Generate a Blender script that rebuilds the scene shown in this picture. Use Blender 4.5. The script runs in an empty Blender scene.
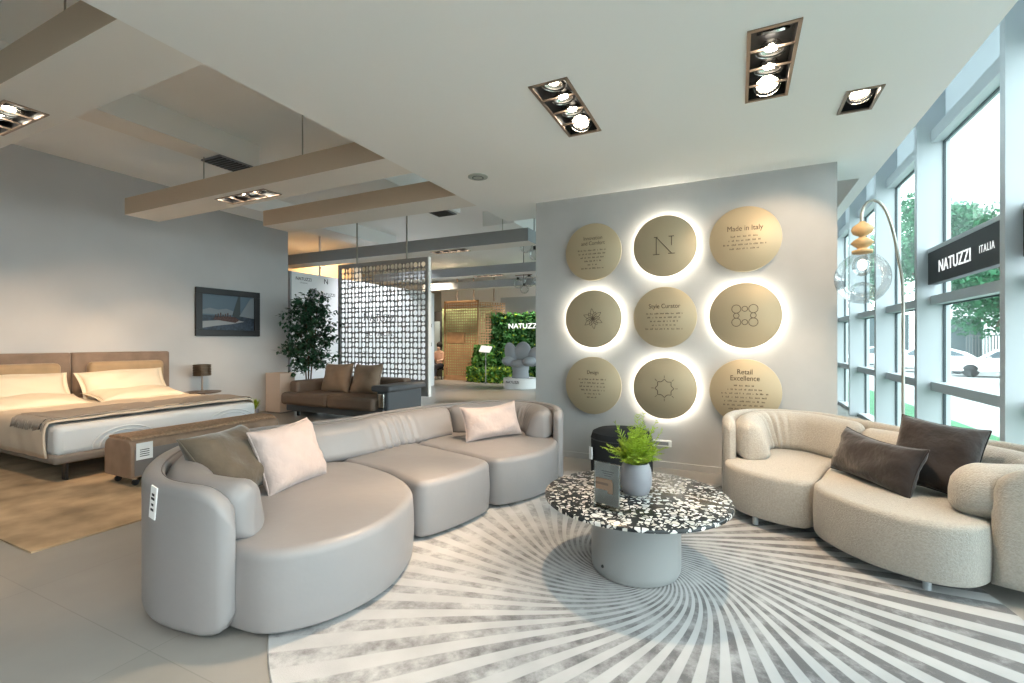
import bpy, bmesh, math, random
from mathutils import Vector, Matrix
random.seed(7)
PI=math.pi; sin=math.sin; cos=math.cos
COL=bpy.context.scene.collection
# ------------------------------------------------------------------ materials
def ramp_node(nt,els):
    r=nt.nodes.new('ShaderNodeValToRGB'); e=r.color_ramp.elements
    while len(e)<len(els): e.new(.5)
    for i,(p,c) in enumerate(els): e[i].position=p; e[i].color=(*c,1)
    return r
def mat(name,col,rough=.5,metal=0,bump=None,var=None,sheen=0,coat=0,spec=.5,emit=None,trans=0,ior=1.45):
    m=bpy.data.materials.new(name); m.use_nodes=True; nt=m.node_tree; b=nt.nodes['Principled BSDF']
    I=b.inputs; I['Base Color'].default_value=(*col,1); I['Roughness'].default_value=rough; I['Metallic'].default_value=metal
    I['Specular IOR Level'].default_value=spec; I['Sheen Weight'].default_value=sheen; I['Coat Weight'].default_value=coat
    I['Transmission Weight'].default_value=trans; I['IOR'].default_value=ior
    if emit: I['Emission Color'].default_value=(*emit[0],1); I['Emission Strength'].default_value=emit[1]
    if bump or var: tc=nt.nodes.new('ShaderNodeTexCoord')
    if var:
        n=nt.nodes.new('ShaderNodeTexNoise'); n.inputs['Scale'].default_value=var[0]; n.inputs['Detail'].default_value=4
        nt.links.new(tc.outputs['Object'],n.inputs['Vector'])
        a=var[1]; r=ramp_node(nt,[(.3,tuple(max(0,c*(1-a)) for c in col)),(.7,tuple(min(1,c*(1+a)) for c in col))])
        nt.links.new(n.outputs['Fac'],r.inputs['Fac']); nt.links.new(r.outputs['Color'],I['Base Color'])
    if bump:
        n=nt.nodes.new('ShaderNodeTexNoise'); n.inputs['Scale'].default_value=bump[0]; n.inputs['Detail'].default_value=3
        nt.links.new(tc.outputs['Object'],n.inputs['Vector'])
        bp=nt.nodes.new('ShaderNodeBump'); bp.inputs['Strength'].default_value=bump[1]; bp.inputs['Distance'].default_value=bump[2] if len(bump)>2 else .01
        nt.links.new(n.outputs['Fac'],bp.inputs['Height']); nt.links.new(bp.outputs['Normal'],I['Normal'])
    return m
M={}
M['wall']=mat('wall plaster',(.55,.55,.56),.85,bump=(6,.12,.01),var=(1.4,.035))
M['feature']=mat('feature wall plaster',(.44,.44,.44),.8,bump=(9,.15,.01),var=(2.2,.05))
M['ceil']=mat('ceiling paint',(.90,.905,.90),.9)
M['beam']=mat('beam paint',(.82,.79,.75),.85)
M['beamwarmlit']=mat('warm-lit beam side',(.62,.49,.37),.85)  # warm light bounced from below, put into the colour of the near beam sides
M['beamgrey']=mat('grey beam side',(.36,.38,.40),.85)
M['warmwall']=mat('warm wall',(.62,.5,.36),.8)
M['white']=mat('white board',(.82,.83,.85),.5)
M['alu']=mat('white window metal',(.52,.56,.59),.45)
M['dark_gasket']=mat('dark gasket',(.06,.08,.09),.6)
M['black']=mat('black metal',(.02,.02,.022),.4)
M['bronze']=mat('bronze fixture frame',(.32,.24,.19),.35,.7)
M['chrome']=mat('chrome reflector',(.7,.68,.64),.22,1)
M['leather']=mat('grey leather',(.275,.262,.265),.4,bump=(9,.12,.02),var=(2.5,.03))
M['piping']=mat('grey leather piping',(.2,.19,.19),.5)
M['boucle']=mat('cream boucle',(.38,.36,.325),.95,bump=(150,.9,.006),var=(90,.12),sheen=.3)
M['pink']=mat('pale pink fabric',(.47,.38,.355),.8,bump=(11,.5,.03),var=(6,.05),sheen=.3)
M['olive']=mat('brown olive velvet',(.085,.062,.04),.7,bump=(10,.4,.03),var=(8,.18),sheen=.4)
M['darkpillow']=mat('dark brown fabric',(.018,.013,.013),.85,bump=(10,.5,.03),var=(9,.2),sheen=.3)
M['greylac']=mat('grey lacquer',(.30,.31,.31),.38)
M['pot']=mat('grey glazed pot',(.27,.27,.3),.35,var=(5,.1))
M['fern']=mat('fern green',(.30,.42,.035),.6,var=(30,.35))
M['ficus']=mat('ficus leaf',(.03,.085,.045),.45,var=(12,.4))
M['bark']=mat('bark',(.12,.08,.05),.9)
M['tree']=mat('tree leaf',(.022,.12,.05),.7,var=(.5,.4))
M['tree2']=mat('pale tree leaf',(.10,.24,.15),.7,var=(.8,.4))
M['soil']=mat('soil',(.05,.035,.025),.95)
M['disc']=mat('champagne metal disc',(.46,.38,.255),.5,.25)
M['etch']=mat('etched lettering',(.1,.07,.045),.6)
M['led']=mat('led strip',(1,1,1),.5,emit=((1,.93,.78),26))
M['bulb']=mat('lamp bulb',(1,1,1),.5,emit=((1,.9,.72),30))
M['blackfab']=mat('black fabric',(.018,.018,.02),.9,bump=(200,.2,.002))
M['card']=mat('white card',(.88,.88,.88),.6)
M['ink']=mat('black ink',(.03,.03,.035),.6)
M['pinkgrey']=mat('grey printed block',(.25,.26,.28),.6)
M['signbody']=mat('dark sign panel',(.045,.05,.055),.5)
M['signletter']=mat('white sign letters',(.9,.9,.9),.5,emit=((1,1,1),.5))
M['brass']=mat('brushed brass',(.62,.47,.27),.3,1)
M['wood']=mat('turned pale wood',(.6,.4,.2),.45,var=(14,.15))
M['pole']=mat('satin nickel pole',(.42,.42,.38),.35,.8)
M['headboard']=mat('brown suede',(.23,.165,.125),.85,var=(5,.18),sheen=.3)
M['headcush']=mat('tan suede',(.42,.29,.17),.85,var=(5,.1),sheen=.3)
M['linen']=mat('cream linen',(.76,.66,.52),.85,bump=(7,.35,.02))
M['duvet']=mat('beige duvet',(.60,.50,.40),.85,bump=(5,.35,.02),var=(4,.05))
M['quilt']=mat('pale grey quilted fabric',(.62,.64,.67),.7,bump=(60,.15,.004))
M['bedframe']=mat('taupe bed frame',(.21,.18,.16),.8)
M['tan']=mat('tan leather',(.30,.20,.14),.55,var=(8,.15))
M['taupe']=mat('taupe leather',(.2,.175,.165),.55)
M['weave']=mat('woven leather top',(.38,.24,.15),.6,bump=(45,1,.01),var=(40,.3))
M['brownsofa']=mat('brown leather sofa',(.165,.115,.085),.5,var=(4,.1))
M['browncush']=mat('brown back cushion',(.27,.185,.125),.65,var=(4,.1),sheen=.2)
M['greyarm']=mat('charcoal leather',(.09,.095,.105),.5)
M['screen']=mat('perforated grey metal',(.33,.33,.33),.5)
M['lattice']=mat('oak lattice',(.42,.25,.13),.6,var=(6,.15))
M['plinth']=mat('white plinth',(.85,.85,.85),.4)
M['chairgrey']=mat('light grey upholstery',(.33,.35,.38),.8)
M['skin']=mat('skin',(.6,.38,.28),.6)
M['hair']=mat('dark hair',(.02,.015,.012),.6)
M['top']=mat('salmon top',(.55,.33,.25),.8)
M['trouser']=mat('dark trousers',(.03,.03,.04),.8)
M['carpaint']=mat('white car paint',(.85,.86,.88),.3,coat=.5)
M['carglass']=mat('car window',(.1,.13,.15),.1)
M['tyre']=mat('tyre',(.03,.03,.03),.8)
M['pave']=mat('concrete pavement',(.36,.37,.37),.9,var=(.5,.08))
M['grass']=mat('lawn',(.05,.2,.09),.95,var=(3,.2),bump=(40,.8,.03))
M['building']=mat('pale render',(.5,.52,.52),.8)
M['bwin']=mat('building glass',(.16,.2,.21),.3)
M['greywall']=mat('grey hoarding',(.08,.11,.12),.8)
M['fence']=mat('grey fence',(.12,.13,.13),.7)
M['shade']=mat('bronze ribbed shade',(.13,.095,.065),.4,.6)
M['darktop']=mat('dark wood top',(.16,.11,.08),.4)
M['sailblue']=mat('printed sky',(.10,.15,.2),.4)
M['sea']=mat('printed sea',(.03,.045,.07),.4,var=(20,.5))
M['foam']=mat('printed foam',(.32,.34,.36),.5)
M['cloud']=mat('printed cloud',(.2,.23,.26),.5)
M['sail']=mat('printed sail',(.05,.065,.07),.5)
M['hull']=mat('printed deck',(.08,.04,.035),.5,var=(40,.6))
M['throw']=None
def glass_mat(name,tint,mix,rough=0):
    m=bpy.data.materials.new(name); m.use_nodes=True; nt=m.node_tree; nt.nodes.clear()
    o=nt.nodes.new('ShaderNodeOutputMaterial'); mx=nt.nodes.new('ShaderNodeMixShader')
    t=nt.nodes.new('ShaderNodeBsdfTransparent'); t.inputs[0].default_value=(*tint,1)
    g=nt.nodes.new('ShaderNodeBsdfGlossy'); g.inputs['Roughness'].default_value=rough
    f=nt.nodes.new('ShaderNodeFresnel'); f.inputs[0].default_value=1.5
    mm=nt.nodes.new('ShaderNodeMath'); mm.operation='MULTIPLY'; mm.inputs[1].default_value=mix
    nt.links.new(f.outputs[0],mm.inputs[0]); nt.links.new(mm.outputs[0],mx.inputs[0])
    nt.links.new(t.outputs[0],mx.inputs[1]); nt.links.new(g.outputs[0],mx.inputs[2]); nt.links.new(mx.outputs[0],o.inputs[0])
    return m
M['pane']=glass_mat('window glass',(.84,.96,.95),.22)
M['globe']=glass_mat('smoked glass globe',(.93,.94,.94),.55)
M['acrylic']=glass_mat('clear acrylic',(.9,.92,.92),1)
def frost():
    m=bpy.data.materials.new('frosted glass'); m.use_nodes=True; nt=m.node_tree; nt.nodes.clear(); o=nt.nodes.new('ShaderNodeOutputMaterial'); t=nt.nodes.new('ShaderNodeBsdfTranslucent'); t.inputs[0].default_value=(.5,.56,.58,1)
    d=nt.nodes.new('ShaderNodeBsdfDiffuse'); d.inputs[0].default_value=(.6,.66,.68,1); x=nt.nodes.new('ShaderNodeMixShader'); x.inputs[0].default_value=.4; nt.links.new(t.outputs[0],x.inputs[1]); nt.links.new(d.outputs[0],x.inputs[2]); nt.links.new(x.outputs[0],o.inputs[0]); return m
M['frost']=frost()
# terrazzo
def terrazzo():
    m=mat('black and white terrazzo',(.03,.03,.03),.16); nt=m.node_tree; b=nt.nodes['Principled BSDF']
    tc=nt.nodes.new('ShaderNodeTexCoord'); L=nt.links
    ns=nt.nodes.new('ShaderNodeTexNoise'); ns.inputs['Scale'].default_value=18
    add=nt.nodes.new('ShaderNodeMixRGB'); add.blend_type='ADD'; add.inputs[0].default_value=.035
    L.new(tc.outputs['Object'],ns.inputs['Vector']); L.new(tc.outputs['Object'],add.inputs[1]); L.new(ns.outputs['Color'],add.inputs[2])
    v=nt.nodes.new('ShaderNodeTexVoronoi'); v.inputs['Scale'].default_value=34
    e=nt.nodes.new('ShaderNodeTexVoronoi'); e.feature='DISTANCE_TO_EDGE'; e.inputs['Scale'].default_value=34
    L.new(add.outputs[0],v.inputs['Vector']); L.new(add.outputs[0],e.inputs['Vector'])
    sep=nt.nodes.new('ShaderNodeSeparateColor'); L.new(v.outputs['Color'],sep.inputs[0])
    a=nt.nodes.new('ShaderNodeMath'); a.operation='MULTIPLY'; a.inputs[1].default_value=.16; L.new(sep.outputs[1],a.inputs[0])
    a2=nt.nodes.new('ShaderNodeMath'); a2.operation='ADD'; a2.inputs[1].default_value=.03; L.new(a.outputs[0],a2.inputs[0])
    g=nt.nodes.new('ShaderNodeMath'); g.operation='GREATER_THAN'; L.new(e.outputs['Distance'],g.inputs[0]); L.new(a2.outputs[0],g.inputs[1])
    g2=nt.nodes.new('ShaderNodeMath'); g2.operation='GREATER_THAN'; g2.inputs[1].default_value=.33; L.new(sep.outputs[0],g2.inputs[0])
    mu=nt.nodes.new('ShaderNodeMath'); mu.operation='MULTIPLY'; L.new(g.outputs[0],mu.inputs[0]); L.new(g2.outputs[0],mu.inputs[1])
    r=ramp_node(nt,[(0,(.5,.47,.42)),(.5,(.62,.6,.57)),(1,(.72,.72,.71))]); L.new(sep.outputs[2],r.inputs[0])
    mx=nt.nodes.new('ShaderNodeMixRGB'); mx.inputs[1].default_value=(.022,.024,.026,1); L.new(mu.outputs[0],mx.inputs[0]); L.new(r.outputs[0],mx.inputs[2])
    L.new(mx.outputs[0],b.inputs['Base Color']); return m
M['terrazzo']=terrazzo()
def mth(nt,op,a,b=None,c=None):
    n=nt.nodes.new('ShaderNodeMath'); n.operation=op
    for i,x in enumerate((a,b,c)):
        if x is None: continue
        if isinstance(x,(int,float)): n.inputs[i].default_value=x
        else: nt.links.new(x,n.inputs[i])
    return n.outputs[0]
def rug_mat():
    m=mat('spiral striped rug',(.7,.7,.7),.95,sheen=.2); nt=m.node_tree; b=nt.nodes['Principled BSDF']; L=nt.links
    tc=nt.nodes.new('ShaderNodeTexCoord'); sx=nt.nodes.new('ShaderNodeSeparateXYZ'); L.new(tc.outputs['Object'],sx.inputs[0])
    x,y=sx.outputs[0],sx.outputs[1]
    r=mth(nt,'SQRT',mth(nt,'ADD',mth(nt,'MULTIPLY',x,x),mth(nt,'MULTIPLY',y,y)))
    th=mth(nt,'ARCTAN2',y,x)
    sw=mth(nt,'MULTIPLY',mth(nt,'EXPONENT',mth(nt,'MULTIPLY',mth(nt,'SUBTRACT',r,.27),-1/.33)),1.35)
    ph=mth(nt,'ADD',mth(nt,'SUBTRACT',th,sw),mth(nt,'MULTIPLY',r,.10))
    ph=mth(nt,'MULTIPLY',ph,54/(2*PI))
    s=mth(nt,'SINE',mth(nt,'MULTIPLY',ph,2*PI))
    st=nt.nodes.new('ShaderNodeMapRange'); st.inputs[1].default_value=-.12; st.inputs[2].default_value=.12; L.new(s,st.inputs[0])
    n=nt.nodes.new('ShaderNodeTexNoise'); n.inputs['Scale'].default_value=7; n.inputs['Detail'].default_value=8; n.inputs['Roughness'].default_value=.72; L.new(tc.outputs['Object'],n.inputs['Vector'])
    # worn-away patches, heavier on the side towards -X
    wear=nt.nodes.new('ShaderNodeMapRange'); wear.inputs[1].default_value=.3; wear.inputs[2].default_value=.62; 
    off=mth(nt,'ADD',n.outputs['Fac'],mth(nt,'MULTIPLY',mth(nt,'ADD',mth(nt,'MULTIPLY',x,.8),mth(nt,'MULTIPLY',y,-.05)),.11)); L.new(off,wear.inputs[0])
    f=mth(nt,'MULTIPLY',st.outputs[0],wear.outputs[0])
    c=nt.nodes.new('ShaderNodeMixRGB'); c.inputs[1].default_value=(.47,.475,.485,1); c.inputs[2].default_value=(.135,.13,.135,1); L.new(f,c.inputs[0])
    n2=nt.nodes.new('ShaderNodeTexNoise'); n2.inputs['Scale'].default_value=4; n2.inputs['Detail'].default_value=5; L.new(tc.outputs['Object'],n2.inputs['Vector'])
    mu=nt.nodes.new('ShaderNodeMixRGB'); mu.blend_type='MULTIPLY'; mu.inputs[0].default_value=1
    rr=ramp_node(nt,[(.3,(.82,.82,.82)),(.65,(1,1,1))]); L.new(n2.outputs['Fac'],rr.inputs[0]); L.new(c.outputs[0],mu.inputs[1]); L.new(rr.outputs[0],mu.inputs[2])
    L.new(mu.outputs[0],b.inputs['Base Color'])
    n3=nt.nodes.new('ShaderNodeTexNoise'); n3.inputs['Scale'].default_value=250; L.new(tc.outputs['Object'],n3.inputs['Vector'])
    bp=nt.nodes.new('ShaderNodeBump'); bp.inputs['Strength'].default_value=.4; bp.inputs['Distance'].default_value=.004; L.new(n3.outputs['Fac'],bp.inputs['Height']); L.new(bp.outputs[0],b.inputs['Normal'])
    return m
M['rug']=rug_mat()
M['bedrug']=mat('tan wool rug',(.42,.31,.2),.95,var=(3,.35),bump=(200,.4,.004))
def floor_mat():
    m=mat('stone tile floor',(.5,.49,.47),.32,bump=(1.5,.02,.01)); nt=m.node_tree; b=nt.nodes['Principled BSDF']; L=nt.links
    tc=nt.nodes.new('ShaderNodeTexCoord'); br=nt.nodes.new('ShaderNodeTexBrick'); L.new(tc.outputs['Object'],br.inputs['Vector'])
    br.offset=0; br.inputs['Scale'].default_value=1; br.inputs['Brick Width'].default_value=1.2; br.inputs['Row Height'].default_value=1.2; br.inputs['Mortar Size'].default_value=.0025
    br.inputs['Color1'].default_value=(.30,.287,.265,1); br.inputs['Color2'].default_value=(.315,.30,.28,1); br.inputs['Mortar'].default_value=(.25,.24,.22,1)
    n=nt.nodes.new('ShaderNodeTexNoise'); n.inputs['Scale'].default_value=2.2; n.inputs['Detail'].default_value=6; L.new(tc.outputs['Object'],n.inputs['Vector'])
    r=ramp_node(nt,[(.3,(.86,.86,.86)),(.7,(1,1,1))]); L.new(n.outputs['Fac'],r.inputs[0])
    mu=nt.nodes.new('ShaderNodeMixRGB'); mu.blend_type='MULTIPLY'; mu.inputs[0].default_value=1; L.new(br.outputs['Color'],mu.inputs[1]); L.new(r.outputs[0],mu.inputs[2])
    L.new(mu.outputs[0],b.inputs['Base Color']); return m
M['floor']=floor_mat()
def throw_mat():
    m=mat('taupe throw',(.36,.31,.27),.95,bump=(120,.6,.005)); nt=m.node_tree; b=nt.nodes['Principled BSDF']; L=nt.links
    tc=nt.nodes.new('ShaderNodeTexCoord'); s=nt.nodes.new('ShaderNodeSeparateXYZ'); L.new(tc.outputs['Object'],s.inputs[0])
    def band(c,w): return mth(nt,'LESS_THAN',mth(nt,'ABSOLUTE',mth(nt,'SUBTRACT',s.outputs[0],c)),w)
    f=mth(nt,'MAXIMUM',band(.27,.012),band(.33,.008))
    mx=nt.nodes.new('ShaderNodeMixRGB'); mx.inputs[1].default_value=(.37,.32,.28,1); mx.inputs[2].default_value=(.05,.05,.055,1); L.new(f,mx.inputs[0]); L.new(mx.outputs[0],b.inputs['Base Color']); return m
M['throw']=throw_mat()
# ------------------------------------------------------------------ mesh builder
class MB:
    def __init__(s): s.v=[]; s.f=[]; s.mi=[]
    def add(s,vs,fs,mi=0):
        o=len(s.v); s.v+= [Vector(p) for p in vs]; s.f+=[tuple(i+o for i in f) for f in fs]; s.mi+=[mi]*len(fs); return o
    def box(s,x0,x1,y0,y1,z0,z1,mi=0,R=None,c=None):
        vs=[Vector((x,y,z)) for x in (x0,x1) for y in (y0,y1) for z in (z0,z1)]
        if R: c=Vector(c) if c else Vector(((x0+x1)/2,(y0+y1)/2,(z0+z1)/2)); vs=[c+R@(v-c) for v in vs]
        s.add(vs,[(0,1,3,2),(4,6,7,5),(0,4,5,1),(2,3,7,6),(0,2,6,4),(1,5,7,3)],mi); return s
    def lathe(s,prof,c=(0,0,0),n=32,R=None,mi=0,close=True,sx=1):
        c=Vector(c); vs=[]; fs=[]; k=len(prof)
        for r,z in prof:
            for i in range(n):
                a=2*PI*i/n; p=Vector((r*cos(a)*sx,r*sin(a),z)); vs.append(c+(R@p if R else p))
        for j in range(k-1):
            for i in range(n): fs.append((j*n+i,j*n+(i+1)%n,(j+1)*n+(i+1)%n,(j+1)*n+i))
        if close:
            if prof[0][0]>1e-5: fs.append(tuple(range(n))[::-1])
            if prof[-1][0]>1e-5: fs.append(tuple((k-1)*n+i for i in range(n)))
        s.add(vs,fs,mi); return s
    def cyl(s,p,r,h,n=20,mi=0,R=None): return s.lathe([(r,0),(r,h)],p,n,R,mi)
    def tube(s,pts,r,n=8,mi=0,closed=False):
        P=[Vector(p) for p in pts]; m=len(P); vs=[]; fs=[]
        up=Vector((0,0,1)); prev=None
        for i,p in enumerate(P):
            if closed: t=(P[(i+1)%m]-P[i-1])
            else: t=(P[min(i+1,m-1)]-P[max(i-1,0)])
            t.normalize()
            if prev is None:
                a=t.cross(up); 
                if a.length<.1: a=t.cross(Vector((1,0,0)))
            else: a=prev-t*prev.dot(t)
            a.normalize(); prev=a; b=t.cross(a)
            rr=r[i] if isinstance(r,(list,tuple)) else r
            for k in range(n): vs.append(p+a*cos(2*PI*k/n)*rr+b*sin(2*PI*k/n)*rr)
        for i in range(m if closed else m-1):
            for k in range(n):
                j=(i+1)%m; fs.append((i*n+k,i*n+(k+1)%n,j*n+(k+1)%n,j*n+k))
        if not closed: fs+= [tuple(range(n))[::-1],tuple((m-1)*n+k for k in range(n))]
        s.add(vs,fs,mi); return s
    def ell(s,c,r,n=16,R=None,mi=0):
        m=n//2; prof=[(max(1e-6,sin(PI*j/m)),-cos(PI*j/m)) for j in range(m+1)]; o=len(s.v)
        s.lathe(prof,(0,0,0),n,None,mi,False)
        c=Vector(c)
        for i in range(o,len(s.v)):
            p=s.v[i]; p=Vector((p.x*r[0],p.y*r[1],p.z*r[2])); s.v[i]=c+(R@p if R else p)
        return s
    def obj(s,name,m,parent=None,smooth=True,bevel=0,sub=0,local=False,solid=0,angle=None):
        me=bpy.data.meshes.new(name); vs=s.v
        if parent is not None and not local:
            inv=Vector(ROOT[parent.name]); vs=[v-inv for v in vs]
        me.from_pydata([tuple(v) for v in vs],[],s.f)
        ms=m if isinstance(m,(list,tuple)) else [m]
        for q in ms: me.materials.append(q)
        for p,i in zip(me.polygons,s.mi): p.material_index=i; p.use_smooth=smooth
        bm=bmesh.new(); bm.from_mesh(me); bmesh.ops.recalc_face_normals(bm,faces=bm.faces) if not getattr(s,'nofix',False) else None
        bm.to_mesh(me); bm.free()
        o=bpy.data.objects.new(name,me); COL.objects.link(o)
        if bevel:
            b=o.modifiers.new('b','BEVEL'); b.width=bevel; b.segments=3; b.limit_method='ANGLE'; b.angle_limit=.6
        if solid: q=o.modifiers.new('s','SOLIDIFY'); q.thickness=solid; q.offset=0
        if sub: q=o.modifiers.new('u','SUBSURF'); q.levels=sub; q.render_levels=sub
        if smooth and angle!=0:
            # sharp edges above 40 degrees
            me.update()
            bm=bmesh.new(); bm.from_mesh(me)
            for e in bm.edges:
                if len(e.link_faces)==2 and e.calc_face_angle(0)>(angle or .8): e.smooth=False
            bm.to_mesh(me); bm.free()
        if parent is not None:
            o.parent=parent; ROOT[o.name]=ROOT[parent.name] if not local else (0,0,0)
        else: ROOT[o.name]=(0,0,0)
        return o
ROOT={}
def tag(o,label=None,cat=None,group=None,kind=None):
    if label: o['label']=label
    if cat: o['category']=cat
    if group: o['group']=group
    if kind: o['kind']=kind
    return o
def thing(name,label,cat,loc=(0,0,0),group=None,kind=None):
    o=bpy.data.objects.new(name,None); COL.objects.link(o); o.location=loc; o.empty_display_size=.1; ROOT[o.name]=tuple(loc)
    return tag(o,label,cat,group,kind)
def S(name,mb,m,smooth=False,bevel=0,parent=None,**k):
    o=mb.obj(name,m,parent,smooth=smooth,bevel=bevel,**k)
    if parent is None: o['kind']='structure'
    return o
def copy_thing(root,loc,rz=None):
    r=root.copy(); COL.objects.link(r); r.location=loc
    if rz is not None: r.rotation_euler=(0,0,rz)
    ROOT[r.name]=tuple(loc)
    for ch in root.children:
        c=ch.copy(); COL.objects.link(c); c.parent=r
        for g in ch.children:
            d=g.copy(); COL.objects.link(d); d.parent=c
    return r
def text(name,s,size,loc,rot,m,parent=None,ext=.002,align='CENTER',sx=1,local=False,space=1):
    cu=bpy.data.curves.new(name,'FONT'); cu.body=s; cu.size=size; cu.extrude=ext; cu.align_x=align; cu.align_y='CENTER'; cu.space_character=space
    t=bpy.data.objects.new(name+'_c',cu); COL.objects.link(t); dg=bpy.context.evaluated_depsgraph_get()
    me=bpy.data.meshes.new_from_object(t.evaluated_get(dg)); bpy.data.objects.remove(t)
    X=Matrix.Translation(Vector(loc)-(Vector(ROOT[parent.name]) if parent is not None and not local else Vector()))@rot.to_4x4()@Matrix.Diagonal((sx,1,1,1))
    me.transform(X); me.materials.clear(); me.materials.append(m); me.name=name
    o=bpy.data.objects.new(name,me); COL.objects.link(o)
    if parent is not None: o.parent=parent
    return o
def E3(x,y,z): 
    from mathutils import Euler
    return Euler((x,y,z)).to_matrix()
# smooth curves
def cr(P,n,closed=False):
    P=[Vector(p) for p in P]; m=len(P); out=[]
    segs=m if closed else m-1
    for i in range(segs):
        if closed: a,b,c,d=P[i-1],P[i],P[(i+1)%m],P[(i+2)%m]
        else: a,b,c,d=P[max(i-1,0)],P[i],P[i+1],P[min(i+2,m-1)]
        for k in range(12):
            t=k/12; out.append(.5*((2*b)+(c-a)*t+(2*a-5*b+4*c-d)*t*t+(3*b-a-3*c+d)*t**3))
    out.append(P[0].copy() if closed else P[-1].copy())
    L=[0]
    for i in range(1,len(out)): L.append(L[-1]+(out[i]-out[i-1]).length)
    res=[]; tot=L[-1]; j=0; cnt=n
    for k in range(cnt):
        s=tot*k/(n if closed else n-1)
        while j<len(L)-2 and L[j+1]<s: j+=1
        t=(s-L[j])/max(1e-9,L[j+1]-L[j]); res.append(out[j].lerp(out[j+1],min(1,t)))
    return res,tot
def offset(P,d):
    out=[]
    for i,p in enumerate(P):
        t=(P[min(i+1,len(P)-1)]-P[max(i-1,0)]).normalized(); out.append(p+Vector((t.y,-t.x))*d)  # right side
    return out
def pad(mb,outline,z0,z1,rt=.06,rb=.03,dome=.012,n=96,bulge=.012):
    P,_=cr([Vector(p) for p in outline],n,True); c=sum(P,Vector((0,0)))/n
    A=sum(P[i].x*P[(i+1)%n].y-P[(i+1)%n].x*P[i].y for i in range(n)); sg=1 if A>0 else -1
    N=[]
    for i in range(n):
        t=(P[(i+1)%n]-P[i-1]).normalized(); N.append(Vector((-t.y,t.x))*sg)
    rings=[]
    for k in range(5): a=PI/2*k/4; rings.append((rb*(1-sin(a)),z0+rb*(1-cos(a))))
    for k in range(1,4): 
        u=k/4; rings.append((-bulge*sin(PI*u),z0+rb+(z1-rt-z0-rb)*u))
    for k in range(7): a=PI/2*k/6; rings.append((rt*(1-cos(a)),z1-rt*(1-sin(a))))
    vs=[];fs=[]
    for ins,z in rings:
        for i in range(n): p=P[i]+N[i]*ins; vs.append((p.x,p.y,z))
    for q in (.85,.65,.4,.2):
        for i in range(n):
            p=c+(P[i]+N[i]*rt-c)*q; vs.append((p.x,p.y,z1+dome*(1-q*q)))
    R=len(rings)+4
    for j in range(R-1):
        for i in range(n): fs.append((j*n+i,j*n+(i+1)%n,(j+1)*n+(i+1)%n,(j+1)*n+i))
    vs.append((c.x,c.y,z1+dome)); ci=len(vs)-1
    for i in range(n): fs.append(((R-1)*n+i,(R-1)*n+(i+1)%n,ci))
    fs.append(tuple(range(n))[::-1])
    mb.add(vs,fs); return mb
def sweep(mb,P,tot,t,z0,z1,rc,end=None,lean=0,pleat=None,bul=0,endpow=2,ns=6,capr=0):
    """P: list of 2D points. stadium-like section; z0,z1 functions of arclength s."""
    n=len(P); vs=[]; fs=[]; K=4*ns; s=0; S_=[0]
    for i in range(1,n): s+=(P[i]-P[i-1]).length; S_.append(s)
    tot0=tot; tot=s; end=end or t/2
    for i in range(n):
        s=S_[i]; u=min(s,tot-s); q=1 if u>=end else (max(0,1-(1-u/end)**2))**(1/endpow)
        q=max(q,.04)
        tg=(P[min(i+1,n-1)]-P[max(i-1,0)]).normalized(); N=Vector((tg.y,-tg.x))
        T=t*q; a,b=z0(s*tot0/tot),z1(s*tot0/tot)
        if bul: b+=bul*(sin(PI*s/tot)-.5)
        if capr and u<capr: dd=capr*(1-math.sqrt(max(0,1-(1-u/capr)**2))); b-=dd; a+=dd*.45
        r=min(rc,T/2,(b-a)/2)
        pts=[]
        for (sx,sz,a0) in ((1,1,0),(-1,1,PI/2),(-1,-1,PI),(1,-1,3*PI/2)):
            for k in range(ns):
                an=a0+PI/2*k/(ns-1); pts.append((sx*(T/2-r)+r*cos(an),(a+b)/2+sz*((b-a)/2-r)+r*sin(an)))
        for (x,z) in pts:
            w=0
            if pleat and x>0: w=pleat(s/tot,(z-a)/max(.01,b-a))
            w+=lean*(1-(z-a)/max(.01,b-a))*q*max(0,min(1,.5+x/T))
            p=P[i]+N*(x+w); vs.append((p.x,p.y,z))
    for i in range(n-1):
        for k in range(K): fs.append((i*K+k,i*K+(k+1)%K,(i+1)*K+(k+1)%K,(i+1)*K+k))
    fs.append(tuple(range(K))[::-1]); fs.append(tuple((n-1)*K+k for k in range(K)))
    mb.add(vs,fs); return mb
def edge_line(P,off,z,i0,i1):
    Q=offset(P,off); return [(Q[i].x,Q[i].y,z) for i in range(i0,i1)]
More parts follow.
